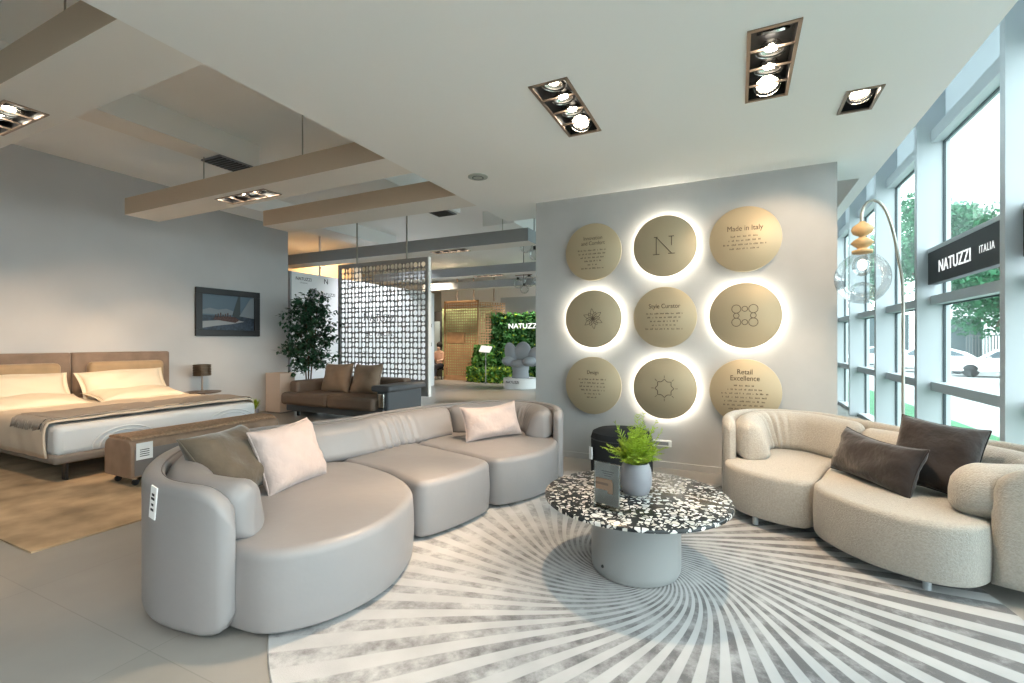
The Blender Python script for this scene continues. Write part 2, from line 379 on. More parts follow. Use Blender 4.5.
def pillow(name,label,w,h,t,center,xd,up,m,group=None,seed=0,cat='cushion',piping=None,sag=0,fl=0):
    xd=Vector(xd).normalized(); up=Vector(up).normalized(); nn=xd.cross(up).normalized(); up=nn.cross(xd)
    R=Matrix((xd,up,nn)).transposed(); c=Vector(center); rnd=random.Random(seed)
    th=thing(name,label,cat,center,group)
    n=22; k=[rnd.uniform(-1,1) for _ in range(8)]
    def pos(u,v,side):
        # u,v in -1..1 ; pinched edges
        e=1-.07*(1-v*v) ; f=1-.09*(1-u*u)
        x=u*w/2*e; y=v*h/2*f
        d=(max(0,(1-u**4)*(1-v**4)))**.5
        wr=.014*sin(5*u+3*v*k[0]+k[1]*6)*sin(4*v+k[2]*5+2*u*k[3])*d + .013*(abs(sin(7*(u*(.6+.4*k[4])+v*k[6])+k[5]*9))**.6-.6)*d*min(1,(u*u+v*v)*1.2) + .005*sin(17*(v+k[7]*u)+k[0]*9)*d*abs(u)
        y-=sag*(1-u*u)*max(0,v)
        return R@Vector((x,y,side*(t/2*d+wr*side)))+c
    mb=MB(); vs=[];fs=[]
    for side in (1,-1):
        o=len(vs)
        for j in range(n+1):
            for i in range(n+1): 
                uu=sin(PI/2*(2*i/n-1)); vv=sin(PI/2*(2*j/n-1)); vs.append(pos(uu,vv,side))
        for j in range(n):
            for i in range(n):
                q=(o+j*(n+1)+i,o+j*(n+1)+i+1,o+(j+1)*(n+1)+i+1,o+(j+1)*(n+1)+i); fs.append(q if side==1 else q[::-1])
    mb.add(vs,fs); 
    b=mb.obj('cushion_body' if cat=='cushion' else 'pillow_body',m,th,angle=0)
    bm=bmesh.new(); bm.from_mesh(b.data); bmesh.ops.remove_doubles(bm,verts=bm.verts,dist=.0005); bm.to_mesh(b.data); bm.free()
    edge=[]
    for i in range(4*n):
        sd,q=divmod(i,n); a=sin(PI/2*(2*q/n-1)); u,v=((a,-1),(1,a),(-a,1),(-1,-a))[sd]; edge.append(pos(u,v,0))
    e=MB()
    if fl: # flange
        outs=[c+(p-c)*(1+fl/ (p-c).length) for p in edge]; m2=len(edge)
        e.add(list(edge)+outs,[(i,(i+1)%m2,m2+(i+1)%m2,m2+i) for i in range(m2)]); e.obj('flange',piping or m,th,solid=.004)
    else:
        e.tube(edge,.0055,6,closed=True); e.obj('piping',piping or m,th,angle=0)
    return th
# ------------------------------------------------------------------ constants
CZ=3.13; UP=4.0
# ------------------------------------------------------------------ setting
fl=MB().box(-13,2.2,-4.5,21,-.1,0); fo=S('floor',fl,M['floor'])
def plate(mb,x0,x1,y0,y1,z0,z1,holes):
    xs=sorted({x0,x1,*[h[0] for h in holes],*[h[1] for h in holes]}); ys=sorted({y0,y1,*[h[2] for h in holes],*[h[3] for h in holes]})
    for i in range(len(xs)-1):
        for j in range(len(ys)-1):
            a,b,c,d=xs[i],xs[i+1],ys[j],ys[j+1]; mx,my=(a+b)/2,(c+d)/2
            if any(h[0]<mx<h[1] and h[2]<my<h[3] for h in holes): continue
            mb.add([(a,c,z0),(b,c,z0),(b,d,z0),(a,d,z0)],[(0,3,2,1)]); mb.add([(a,c,z1),(b,c,z1),(b,d,z1),(a,d,z1)],[(0,1,2,3)])
    def rim(a,b,c,d): mb.add([(a,c,z0),(b,c,z0),(b,d,z0),(a,d,z0),(a,c,z1),(b,c,z1),(b,d,z1),(a,d,z1)],[(0,1,5,4),(1,2,6,5),(2,3,7,6),(3,0,4,7)])
    rim(x0,x1,y0,y1)
    for h in holes: rim(*h)
L1=(-1.27,-1.02,2.93,3.76); L2=(.06,.30,2.94,3.78); L4=(-2.2,-1.36,-2.0,-1.75); L5=(.1,.94,-.9,-.65); L3=(.69,.88,3.94,4.28); Lb2=(-5.72,-4.86,3.58,3.79); Lb1=(-5.55,-4.75,1.46,1.68); LA=(-5.35,-4.6,7.5,7.7)
LBm=(-6.3,-5.5,10.75,10.95)
mb=MB(); mb.nofix=True; plate(mb,-3.0,1.28,-4.5,6.08,CZ,CZ+.22,[L1,L2,L3,L4,L5]); S('ceiling',mb,M['ceil'])
S('ceiling',MB().box(-13,1.28,-4.5,21,UP,UP+.15),M['ceil'])
WU=4.75
S('ceiling',MB().box(1.16,2.3,-4.5,21,WU,WU+.1),M['ceil'])
S('wall_bulkhead',MB().box(1.16,1.28,-4.5,6.08,CZ+.22,WU),M['ceil'])
S('wall_bulkhead',MB().box(1.16,1.28,6.08,21,CZ,WU),M['ceil'])
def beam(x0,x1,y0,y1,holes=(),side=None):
    side=side or M['beamwarmlit']
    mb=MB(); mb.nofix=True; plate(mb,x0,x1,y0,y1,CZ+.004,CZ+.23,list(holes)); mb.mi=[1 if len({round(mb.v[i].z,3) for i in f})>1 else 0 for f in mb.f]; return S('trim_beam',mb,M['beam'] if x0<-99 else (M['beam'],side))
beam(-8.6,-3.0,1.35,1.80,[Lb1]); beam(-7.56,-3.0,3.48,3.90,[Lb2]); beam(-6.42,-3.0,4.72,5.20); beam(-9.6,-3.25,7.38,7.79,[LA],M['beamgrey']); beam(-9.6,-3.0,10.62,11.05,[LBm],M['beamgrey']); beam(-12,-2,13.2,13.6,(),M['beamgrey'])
S('trim_duct',MB().box(-6.12,-5.72,-4.5,4.15,3.7,UP),M['beam']); S('trim_duct',MB().box(-5.0,-4.5,4.6,7.2,3.7,UP),M['ceil']); S('trim_duct',MB().box(-8.2,-7.6,5.2,9.2,3.7,UP),M['ceil'])
S('trim_duct',MB().box(-4.6,-3.9,8.2,10.2,3.7,UP),M['ceil'])
S('wall_left',MB().box(-8.8,-8.6,-4.5,6.9,0,UP),M['wall'])
S('wall_front',MB().box(-2.28,.86,5.42,5.6,0,CZ),M['feature'])
S('wall_return',MB().box(-13,-8.8,6.7,6.9,0,UP),M['wall'])
S('wall_far_left',MB().box(-13.2,-13,6.7,21,0,UP),M['warmwall'])
S('wall_rear',MB().box(-13,2.3,20.8,21,0,UP),M['wall'])
S('wall_bulkhead',MB().box(-13,-9.4,9.6,9.9,2.75,3.55),M['warmwall'])
S('wall_bulkhead',MB().box(-12,-3,17.6,17.9,2.9,UP),M['ceil'])
S('wall_behind_garden',MB().box(-8.3,-3,16.2,16.4,0,3.1),M['wall'])
S('wall_behind',MB().box(-8.8,2.3,-4.65,-4.5,0,WU+.1),M['wall'])
S('baseboard_front',MB().box(-2.28,.86,5.405,5.42,0,.07),M['feature'])
# ------------------------------------------------------------------ windows (right side)
XI,XG=1.90,2.15
fins=[-4.4,-2.5,-.6,1.2,3.12,5.03,7.06,8.89,10.77,12.65,14.5,16.4,18.3,20.2]
for i,y in enumerate(fins):
    S('trim_fin',MB().box(XI,XG+.06,y,y+.085,-.0,WU),M['alu'],bevel=.004)
for i in range(len(fins)-1):
    y0,y1=fins[i]+.085,fins[i+1]
    w=MB()
    for (a,b) in ((3.72,3.86),(1.83,1.93),(.83,.93),(0,.06)): w.box(XG-.12,XG+.05,y0,y1,a,b)
    wo=S('window_%d'%(i+1),w,M['alu'])
    g=MB(); g.nofix=True
    for (a,b) in ((.06,.83),(.93,1.83),(1.93,3.72)): g.add([(XG,y0,a),(XG,y1,a),(XG,y1,b),(XG,y0,b)],[(0,1,2,3)])
    g.obj('pane',M['pane'],wo,smooth=False)
    MB().box(XG+.01,XG+.02,y0,y1,3.9,WU).obj('frosted_pane',M['frost'],wo,smooth=False)
    k=MB(); k.box(XG-.01,XG+.01,y0,y1,3.86,3.9)
    for (a,b) in ((.06,.83),(.93,1.83),(1.93,3.72)):
        k.box(XG-.012,XG+.012,y0,y0+.014,a,b); k.box(XG-.012,XG+.012,y1-.014,y1,a,b); k.box(XG-.012,XG+.012,y0,y1,b-.014,b)
    k.obj('gasket',M['dark_gasket'],wo,smooth=False)
# ceiling slab hanger edge light is only daylight.  Signs above the middle transom
def window_sign(y1,y0,label):
    t=thing('hanging_sign',label,'sign',(XG-.15,y1,2.0)); xs=2.0
    MB().box(xs,xs+.09,y0,y1,2.06,2.43).obj('sign_panel',M['signbody'],t,smooth=False,bevel=.004)
    MB().box(xs+.0,xs+.10,y0,y1,2.432,2.475).obj('mounting_rail',M['alu'],t,smooth=False)
    text('lettering','NATUZZI',.185,(xs-.002,y1-.73,2.225),E3(PI/2,0,-PI/2),M['signletter'],t,.003,sx=.98,space=1.05)
    text('lettering','ITALIA',.10,(xs-.002,y1-1.44,2.24),E3(PI/2,0,-PI/2),M['signletter'],t,.001,sx=.82,space=1.25)
    return t
window_sign(7.05,5.125,'black hanging sign with white lettering NATUZZI ITALIA at the window')
window_sign(5.02,3.215,'black sign panel cut by the right edge of the picture, nearest the camera')
# ------------------------------------------------------------------ downlights
LIGHTS=[]
def downlight(hole,zc,n,label,along,group,power=30,tilts=None,lit=True,aims=None,color=(1,.70,.44),angle=50):
    x0,x1,y0,y1=hole; cx,cy=(x0+x1)/2,(y0+y1)/2
    t=thing('recessed_downlight',label,'ceiling light',(cx,cy,zc-.01),group)
    f=MB(); w=.014; z0,z1=zc-.008,zc+.004
    f.box(x0-w,x0+.006,y0-w,y1+w,z0,z1).box(x1-.006,x1+w,y0-w,y1+w,z0,z1).box(x0,x1,y0-w,y0+.006,z0,z1).box(x0,x1,y1-.006,y1+w,z0,z1)
    for k in range(1,n):
        if along=='y': q=y0+(y1-y0)*k/n; f.box(x0,x1,q-.005,q+.005,z0,z1)
        else: q=x0+(x1-x0)*k/n; f.box(q-.005,q+.005,y0,y1,z0,z1)
    f.obj('frame',M['bronze'],t,smooth=False)
    b=MB(); h=.13
    b.box(x0,x0+.004,y0,y1,zc,zc+h).box(x1-.004,x1,y0,y1,zc,zc+h).box(x0,x1,y0,y0+.004,zc,zc+h).box(x0,x1,y1-.004,y1,zc,zc+h).box(x0,x1,y0,y1,zc+h,zc+h+.004)
    b.obj('housing',M['black'],t,smooth=False)
    for k in range(n):
        if along=='y': px,py=cx,y0+(y1-y0)*(k+.5)/n; rr=min(.085,(x1-x0)*.42,(y1-y0)/n*.44)
        else: px,py=x0+(x1-x0)*(k+.5)/n,cy; rr=min(.085,(y1-y0)*.42,(x1-x0)/n*.44)
        tx,ty=(tilts[k] if tilts else (0,0)); R=E3(tx,ty,0); c=Vector((px,py,zc+.045))
        l=MB(); l.lathe([(rr*.98,-.008),(rr,-.012),(rr,.0),(rr*.9,.0),(rr*.55,.045),(rr*.3,.05)],c,28,R,close=False); 
        lo=l.obj('lamp_head',M['chrome'],t)
        l=MB(); l.lathe([(.002,.0),(rr*.42,.004),(rr*.42,.03),(.002,.034)],c,20,R,close=False); l.obj('bulb',M['bulb'] if lit else M['chrome'],lo)
        g=MB()
        g.lathe([(rr*.97,-.006),(rr*.80,-.006),(rr*.80,-.002),(rr*.97,-.002)],c,28,R,close=False); g.obj('baffle_ring',M['black'],lo)
        if lit and power and (aims is None or aims[k] is not None):
            ld=bpy.data.lights.new('spot','SPOT'); ld.energy=power; ld.color=color; ld.spot_size=math.radians(angle); ld.spot_blend=.55; ld.shadow_soft_size=.03
            lo2=bpy.data.objects.new('spot_lamp',ld); COL.objects.link(lo2); lo2.location=(px,py,zc-.005)
            d=(Vector(aims[k])-Vector(lo2.location)) if aims else Vector((0,0,-1))
            lo2.rotation_euler=d.to_track_quat('-Z','Y').to_euler(); lo2.parent=t; lo2.location=Vector(lo2.location)-Vector(ROOT[t.name])
    return t
downlight(L1,CZ,4,'four-lamp bronze recessed downlight left of centre on the white ceiling','y','recessed ceiling downlights',130,[(.0,.1),(.1,-.1),(.1,-.1),(-.5,0)],aims=[(-2.2,1.9,.4),(-1.2,2.3,.0),(-2.5,3.2,.4),(-2.5,4.2,.5)])
downlight(L2,CZ,4,'four-lamp bronze recessed downlight in the ceiling above the coffee table side','y','recessed ceiling downlights',110,[(.6,0),(.1,.05),(.1,.05),(-.5,0)],aims=[(.7,4.2,.4),(.45,3.6,.0),(.55,4.9,.6),None])
downlight(L3,CZ,1,'small single-lamp recessed downlight on the ceiling nearest the windows','y','recessed ceiling downlights',55,[(-.4,0)],aims=[(.22,5.42,1.95)],angle=66)
for h_,l_ in ((L4,'added unseen fill downlight behind the viewer, farther from the windows'),(L5,'added unseen fill downlight behind the viewer, nearer the windows')):
    downlight(h_,CZ,4,l_,'x','recessed ceiling downlights',38,None,aims=[((h_[0]+h_[1])/2+q*1.3,(h_[2]+h_[3])/2+.5,0) for q in (-1,-.3,.3,1)],color=(1,.92,.84),angle=100)  # both fixtures are added out of view to raise the ambient light
downlight(Lb2,CZ+.004,4,'four-lamp downlight under the middle beam above the bed foot','x','beam downlights',85,[(0,.2),(0,0),(.2,-.2),(0,.1)],aims=[(-8.3,4.3,.7),(-8.0,3.3,.6),(-7.4,5.6,.5),(-6.6,3.2,.5)],color=(1,.69,.42))
downlight(Lb1,CZ+.004,4,'four-lamp downlight under the nearest beam at the left edge of the picture','x','beam downlights',88,[(0,.3),(.2,0),(0,-.2),(0,.1)],aims=[(-8.4,3.9,1.0),(-8.4,2.3,.9),(-6.3,2.1,.4),(-4.2,1.7,0)],color=(1,.69,.42))
downlight(LA,CZ+.004,4,'small downlight strip under the grey beam beyond the perforated screen','x','beam downlights',60)
downlight(LBm,CZ+.004,4,'small downlight strip under the farthest grey beam','x','beam downlights',60)
v=thing('ceiling_vent','round flush grey vent on the white ceiling above the screen','vent',(-2.46,4.28,CZ-.012))
MB().lathe([(.002,0),(.085,0),(.105,.006),(.105,.012)],(-2.46,4.28,CZ-.012),32,close=False).obj('vent_cover',mat('vent grey',(.38,.42,.40),.7),v)
MB().lathe([(.05,-.002),(.06,-.002),(.06,.002),(.05,.002)],(-2.46,4.28,CZ-.012),32,close=False).obj('vent_ring',M['dark_gasket'],v)
for (x,y,l) in ((-5.92,3.85,'dark slotted air vent under the nearer ceiling duct'),(-4.75,6.95,'dark slotted air vent under the second ceiling duct'),(-4.25,9.8,'dark slotted air vent under the farthest ceiling duct'),(-7.9,8.9,'dark slotted air vent under the duct above the tall plant')):
    t=thing('air_vent',l,'vent',(x,y,3.69),'duct air vents')
    MB().box(x-.19,x+.19,y-.22,y+.22,3.68,3.7).obj('vent_frame',M['pinkgrey'],t,smooth=False)
    q=MB()
    for k in range(8): q.box(x-.17,x+.17,y-.2+k*.052,y-.175+k*.052,3.672,3.682)
    q.obj('slats',M['black'],t,smooth=False)
# suspension rods of the beams
for (x,y,l) in ((-4.26,3.6,'thin rod holding the middle beam near the slab edge'),(-6.0,3.6,'thin rod holding the middle beam above its free half'),(-3.98,1.5,'thin rod holding the nearest beam at top left'),(-3.8,7.5,'thin rod holding the first grey beam beyond the screen')):
    t=MB().cyl((x,y,CZ+.23),.007,UP-CZ-.23,8).obj('suspension_rod',M['pole']); tag(t,l,'rod','beam suspension rods')
# ------------------------------------------------------------------ feature wall discs
YW=5.42
def relief(mb,pts,cx,cz,y,r=.004,closed=False): mb.tube([(cx+x,y,cz+z) for x,z in pts],r,6,closed=closed)
def wordlines(mb,cx,cz,widths,dz,h,y,seed):
    rn=random.Random(seed)
    for i,wd in enumerate(widths):
        x=cx-wd/2; z=cz-i*dz
        while x<cx+wd/2-.008:
            l=min(rn.uniform(.018,.05),cx+wd/2-x); 
            for q in range(max(1,int(l/.011))):
                hh=h*rn.uniform(.7,1.25); mb.box(x+q*.011,x+q*.011+.0065,y-.0015,y+.001,z-h/2,z-h/2+hh)
            x+=l+.012
DX=(-1.525,-.725,.062); DZ=(2.445,1.665,.888); R0=.333
def disc(ci,ri,lit,label):
    cx,cz=DX[ci],DZ[ri]; yf=YW-.085
    t=thing('wall_disc',label,'wall disc',(cx,YW,cz),'round champagne discs on the feature wall')
    R=E3(PI/2,0,0)
    mb=MB().lathe([(.001,0),(R0-.004,0),(R0,.004),(R0,.018),(R0-.004,.022),(.001,.022)],(cx,yf+.022,cz),72,R,close=False); mb.obj('plate',M['disc'],t)
    MB().lathe([(.02,0),(.02,.063)],(cx,YW,cz),12,R).obj('spacer',M['black'],t)
    if lit:
        MB().lathe([(R0-.03,0),(R0-.018,0),(R0-.018,.012),(R0-.03,.012),(R0-.03,0)],(cx,YW-.05,cz),64,R,close=False).obj('led_ring',M['led'],t)
    return t,cx,cz,yf
def heading(t,s,cx,z,yf,size=.062): text('heading',s,size,(cx,yf-.001,z),E3(PI/2,0,0),M['etch'],t,.0015,sx=.86)
t,cx,cz,y=disc(0,0,False,'unlit round disc headed Innovation and Comfort, top left of the nine'); heading(t,'Innovation',cx,cz+.16,y); heading(t,'and Comfort',cx,cz+.10,y)
m_=MB(); wordlines(m_,cx,cz+.02,(.36,.34,.3,.2,.12,.28),.042,.014,y,1); m_.obj('body_lettering',M['etch'],t,smooth=False)
t,cx,cz,y=disc(2,0,False,'warmly lit round disc headed Made in Italy, top right of the nine'); heading(t,'Made in Italy',cx,cz+.11,y,.075)
m_=MB(); wordlines(m_,cx,cz+.03,(.26,.3,.4,.28),.042,.014,y,2); m_.obj('body_lettering',M['etch'],t,smooth=False)
t,cx,cz,y=disc(1,1,False,'unlit round disc headed Style Curator in the centre of the nine'); heading(t,'Style Curator',cx,cz+.12,y,.07)
m_=MB(); wordlines(m_,cx,cz+.04,(.38,.36,.3,.26,.4),.042,.014,y,3); m_.obj('body_lettering',M['etch'],t,smooth=False)
t,cx,cz,y=disc(0,2,False,'unlit round disc headed Design, bottom left of the nine'); heading(t,'Design',cx,cz+.15,y,.06)
m_=MB(); wordlines(m_,cx,cz+.07,(.34,.3,.32,.28,.2,.14),.042,.014,y,4); m_.obj('body_lettering',M['etch'],t,smooth=False)
t,cx,cz,y=disc(2,2,False,'unlit round disc headed Retail Excellence, bottom right of the nine behind the cream sofa'); heading(t,'Retail',cx,cz+.20,y,.075); heading(t,'Excellence',cx,cz+.135,y,.075)
m_=MB(); wordlines(m_,cx,cz+.06,(.2,.32,.44,.42,.38,.4,.3),.04,.014,y,5); m_.obj('body_lettering',M['etch'],t,smooth=False)
t,cx,cz,y=disc(1,0,True,'backlit round disc with a large thin letter N emblem, top middle'); m_=MB()
for pts in (((-.085,.1),(-.085,-.09)),((-.085,.1),(.075,-.085)),((.075,.1),(.075,.0)),((-.11,.1),(-.07,.1)),((-.12,-.09),(-.05,-.09)),((.045,.1),(.1,.1)),((.04,-.087),(.11,-.087))): relief(m_,pts,cx,cz,y,.0045)
m_.obj('emblem',M['etch'],t)
t,cx,cz,y=disc(0,1,True,'backlit round disc with a leaf burst emblem, middle left'); m_=MB()
for k in range(12):
    a=2*PI*k/12+.13; rr=.12 if k%2 else .085; w=.022
    pts=[(rr*u*cos(a)-w*sin(PI*u)*sin(a)*s_,rr*u*sin(a)+w*sin(PI*u)*cos(a)*s_) for s_ in (1,) for u in [i/6 for i in range(7)]]+[(rr*u*cos(a)+w*sin(PI*u)*sin(a),rr*u*sin(a)-w*sin(PI*u)*cos(a)) for u in [1-i/6 for i in range(7)]]
    relief(m_,pts,cx,cz,y,.0028)
m_.obj('emblem',M['etch'],t)
t,cx,cz,y=disc(2,1,True,'backlit round disc with an emblem of linked rings, middle right'); m_=MB()
for ix in (-1,0,1):
    for iz in (-1,0,1):
        if ix==0 and iz==0: continue
        rr=.042 if ix and iz else .026
        relief(m_,[(ix*.078+rr*cos(2*PI*k/20),iz*.068+rr*sin(2*PI*k/20)) for k in range(20)],cx,cz,y,.0035,True)
m_.obj('emblem',M['etch'],t)
t,cx,cz,y=disc(1,2,True,'backlit round disc with a scalloped sun emblem, bottom middle'); m_=MB()
relief(m_,[((.1-.022*abs(sin(4*a)))*cos(a),(.1-.022*abs(sin(4*a)))*sin(a)) for a in [2*PI*k/80 for k in range(80)]],cx,cz,y,.004,True)
for k in range(8):
    a=2*PI*k/8; relief(m_,[(.112*cos(a),.112*sin(a)),(.14*cos(a),.14*sin(a))],cx,cz,y,.003)
m_.obj('emblem',M['etch'],t)
t=thing('wall_outlet','white electrical outlet strip low on the feature wall behind the plant','outlet',(-.76,YW,.27))
MB().box(-.90,-.66,YW-.012,YW,.235,.305).obj('cover_plate',M['card'],t,smooth=False,bevel=.004)
MB().box(-.87,-.69,YW-.014,YW-.011,.252,.288).obj('socket',M['pinkgrey'],t,smooth=False)
# ------------------------------------------------------------------ round rug
rc=(-.56,2.93)
rg=MB(); R_=2.0; ox,oy=-.15,.10; rg.lathe([(.001,0),(R_,0),(R_+.004,.004),(R_,.011),(.001,.012)],(ox,oy,0),160,close=False)
rug=rg.obj('round_rug',M['rug'],local=True); rug.location=(rc[0],rc[1],.0); tag(rug,'round pale rug with dark grey spiral stripes under the coffee table','rug')
# ------------------------------------------------------------------ coffee table
t=thing('coffee_table','round coffee table with black and white terrazzo top and grey drum base','table',(-.568,2.925,.012))
MB().lathe([(.001,0),(.540,0),(.553,.004),(.553,.02),(.547,.026),(.001,.026)],(-.568,2.925,.440),96,close=False).obj('tabletop',M['terrazzo'],t)
MB().lathe([(.232,0),(.254,.006),(.264,.025),(.266,.05),(.266,.428)],(-.568,2.925,.012),64).obj('drum_base',M['greylac'],t)
a_=-2.15; MB().ell((-.568+.266*cos(a_),2.925+.266*sin(a_),.085),(.01,.01,.01),10).obj('cable_grommet',M['black'],t)
TT=.466
# plant pot
px,py=-.567,2.935
t=thing('potted_fern','bright green feathery fern in a grey pot on the coffee table','potted plant',(px,py,TT))
MB().lathe([(.001,0),(.065,0),(.078,.008),(.092,.05),(.097,.1),(.092,.15),(.078,.185),(.075,.19),(.070,.188),(.072,.17),(.001,.165)],(px,py,TT),48,close=False).obj('pot',M['pot'],t)
MB().lathe([(.001,0),(.071,0)],(px,py,TT+.168),24,close=False).obj('soil',M['soil'],t)
f=MB(); f.nofix=True; rn=random.Random(3)
for k in range(90):
    a=rn.uniform(0,2*PI); el=rn.uniform(.15,1.0)**.8; L=rn.uniform(.19,.33)*(1.08 if el<.5 else .8); P=[]
    dx,dy=cos(a),sin(a); d0=Vector((px+dx*.03*rn.random(),py+dy*.03*rn.random(),TT+.17))
    for i in range(9):
        u=i/8; out=L*(u*el*.85); up=L*(u*(1-.35*el)*1.05 - .35*el*u*u); P.append(d0+Vector((dx*out,dy*out,up)))
    f.tube(P,[.0014]*8+[.0006],4)
    for i in range(1,9):
        for sd in (-1,1):
            for sub_ in (0,.5):
                if i+sub_>8: continue
                p=P[i] if not sub_ else (P[i]+P[min(8,i+1)])/2
                tg=(P[min(8,i+1)]-P[i-1]).normalized(); sv=tg.cross(Vector((rn.uniform(-.3,.3),rn.uniform(-.3,.3),1))).normalized()*sd
                l=.042*(1-.6*(i/8))*rn.uniform(.8,1.2); w=.0035; q=p+tg*l*.7+sv*l
                nn=tg*w
                f.add([p-nn,p+nn,q+Vector((0,0,rn.uniform(-.004,.006)))+nn*.8,q-nn*.3],[(0,1,2,3)])
f.obj('foliage',M['fern'],t,smooth=False)
# acrylic sign holder
t=thing('sign_holder','clear acrylic card holder with a picture of a brown sofa, on the coffee table','sign',(-.66,2.6,TT))
A=Vector((-.741,2.622,0)); B=Vector((-.582,2.571,0)); dr=(B-A).normalized(); nr=Vector((dr.y,-dr.x,0))   # nr faces camera
def slab3(mb,a,b,z0,z1,th,offn=0,mi=0):
    o=nr*offn; vs=[]
    for s_ in (0,1):
        for p,z in ((a,z0),(b,z0),(b,z1),(a,z1)): vs.append((p.x+o.x-nr.x*th*s_,p.y+o.y-nr.y*th*s_,z))
    mb.add(vs,[(0,1,2,3),(7,6,5,4),(0,4,5,1),(1,5,6,2),(2,6,7,3),(3,7,4,0)],mi)
m_=MB(); slab3(m_,A,B,TT,TT+.255,.003,.004); m_.obj('front_plate',M['acrylic'],t,smooth=False)
m_=MB(); slab3(m_,A,B,TT,TT+.255,.003,-.003); m_.obj('back_plate',M['acrylic'],t,smooth=False)
m_=MB(); slab3(m_,A,B,TT,TT+.004,.06,.03); m_.obj('foot_plate',M['acrylic'],t,smooth=False)
Ai,Bi=A+dr*.006,B-dr*.006
m_=MB(); slab3(m_,Ai,Bi,TT+.02,TT+.25,.0015,.0); card=m_.obj('card',M['card'],t,smooth=False)
m_=MB(); slab3(m_,A+dr*.012,A+dr*.12,TT+.10,TT+.165,.0008,.0045); slab3(m_,A+dr*.09,A+dr*.125,TT+.085,TT+.15,.0008,.0052); m_.obj('printed_sofa_picture',M['tan'],card,smooth=False)
m_=MB(); slab3(m_,A+dr*.012,A+dr*.095,TT+.128,TT+.142,.0008,.006); m_.obj('printed_sofa_seat',M['brownsofa'],card,smooth=False)
m_=MB(); 
for k in range(3): slab3(m_,A+dr*(.05+.01*k),A+dr*(.13-.008*k),TT+.205-k*.012,TT+.209-k*.012,.0008,.005)
m_.obj('printed_lines',M['pinkgrey'],card,smooth=False)
bx_,by_=-.727,3.045
t=thing('black_bowl','black bowl with a pale rim behind the card holder on the coffee table','bowl',(bx_,by_,TT))
MB().lathe([(.001,0),(.035,0),(.05,.015),(.066,.06),(.068,.105),(.063,.105),(.06,.06),(.04,.02),(.001,.015)],(bx_,by_,TT),40,close=False).obj('bowl_body',M['blackfab'],t)
MB().tube([(bx_+.0655*cos(2*PI*k/40),by_+.0655*sin(2*PI*k/40),TT+.106) for k in range(40)],.003,6,closed=True).obj('rim',M['chrome'],t)
# pouf
px,py=-1.06,4.74
t=thing('round_pouf','black fabric cylindrical pouf between table and feature wall','pouf',(px,py,0))
MB().lathe([(.001,.0),(.27,.0),(.30,.03),(.305,.2),(.30,.44),(.285,.49),(.24,.512),(.001,.52)],(px,py,0),64,close=False).obj('pouf_body',M['blackfab'],t)
MB().tube([(px+.302*cos(2*PI*k/60),py+.302*sin(2*PI*k/60),.43) for k in range(60)],.005,6,closed=True).obj('piping',M['black'],t)
MB().box(px-.275,px-.225,py-.235,py-.225,.24,.36,R=E3(0,0,-.75)).obj('price_tag',M['card'],t,smooth=False)
# ------------------------------------------------------------------ grey curved sofa
gs=thing('curved_sofa','large curved grey leather sofa with three rounded seats','sofa',(-2.5,3.0,.0))
outer=[(-2.11,1.375),(-2.30,1.31),(-2.6,1.30),(-2.90,1.415),(-3.21,1.65),(-3.42,1.93),(-3.51,2.25),(-3.47,2.6),(-3.31,2.93),(-3.22,3.2),(-3.17,3.6),(-3.09,4.0),(-2.98,4.35),(-2.78,4.72),(-2.5,4.98),(-2.2,5.04),(-1.90,4.92),(-1.69,4.70),(-1.555,4.40)]
P,tot=cr(outer,190); C_=offset(P,.05)
def z1g(s,T=tot):
    z=.715
    if s<.2: z-=.2*(1-math.sqrt(max(0,1-(1-s/.2)**2)))
    if T-s<.1: z-=.1*(1-math.sqrt(max(0,1-(1-(T-s)/.1)**2)))
    return z
def z0g(s,T=tot):
    z=.02
    if s<.14: z+=.11*(1-math.sqrt(max(0,1-(1-s/.14)**2)))
    if T-s<.08: z+=.05*(1-math.sqrt(max(0,1-(1-(T-s)/.08)**2)))
    return z
sweep(MB(),C_,tot,.1,z0g,z1g,.045,end=.05).obj('shell_back',M['leather'],gs,angle=0) if False else None
m_=MB(); sweep(m_,C_,tot,.1,z0g,z1g,.045,end=.05); m_.obj('outer_shell',M['leather'],gs,angle=2)
m_=MB(); pl=[]; Q=offset(P,.088); s=0
for i in range(4,186): pl.append((Q[i].x,Q[i].y,z1g(tot*i/189)-.012))
m_.tube(pl,.005,6); m_.obj('piping',M['piping'],gs,angle=0)
seats=[('S1',[(-2.12,1.43),(-1.93,1.49),(-1.78,1.7),(-1.73,1.98),(-1.79,2.25),(-1.93,2.5),(-2.17,2.69),(-2.5,2.82),(-2.9,2.87),(-3.2,2.6),(-3.3,2.2),(-3.15,1.85),(-2.85,1.58),(-2.45,1.46)]),
 ('S2',[(-2.17,2.71),(-1.99,2.66),(-1.90,2.82),(-1.83,3.1),(-1.82,3.33),(-1.91,3.43),(-2.2,3.52),(-2.6,3.63),(-3.0,3.74),(-3.1,3.4),(-3.12,3.0),(-2.9,2.88),(-2.5,2.835)]),
 ('S3',[(-1.90,3.455),(-1.78,3.475),(-1.66,3.65),(-1.575,3.88),(-1.56,4.2),(-1.66,4.5),(-1.87,4.76),(-2.2,4.9),(-2.55,4.8),(-2.85,4.45),(-2.98,4.1),(-3.0,3.78),(-2.6,3.66),(-2.2,3.545)])]
for _,o in seats:
    m_=MB(); pad(m_,o,.035,.425,rt=.05,rb=.02,dome=.018,bulge=.008); m_.obj('seat_cushion',M['leather'],gs,angle=2)
def cushion_range(P,tot,s0,s1,off,n=64):
    Q=offset(P,off); k=len(P)-1; i0,i1=int(s0/tot*k),int(s1/tot*k)
    R_,tt=cr(Q[i0:i1+1:2],n); return R_,tt
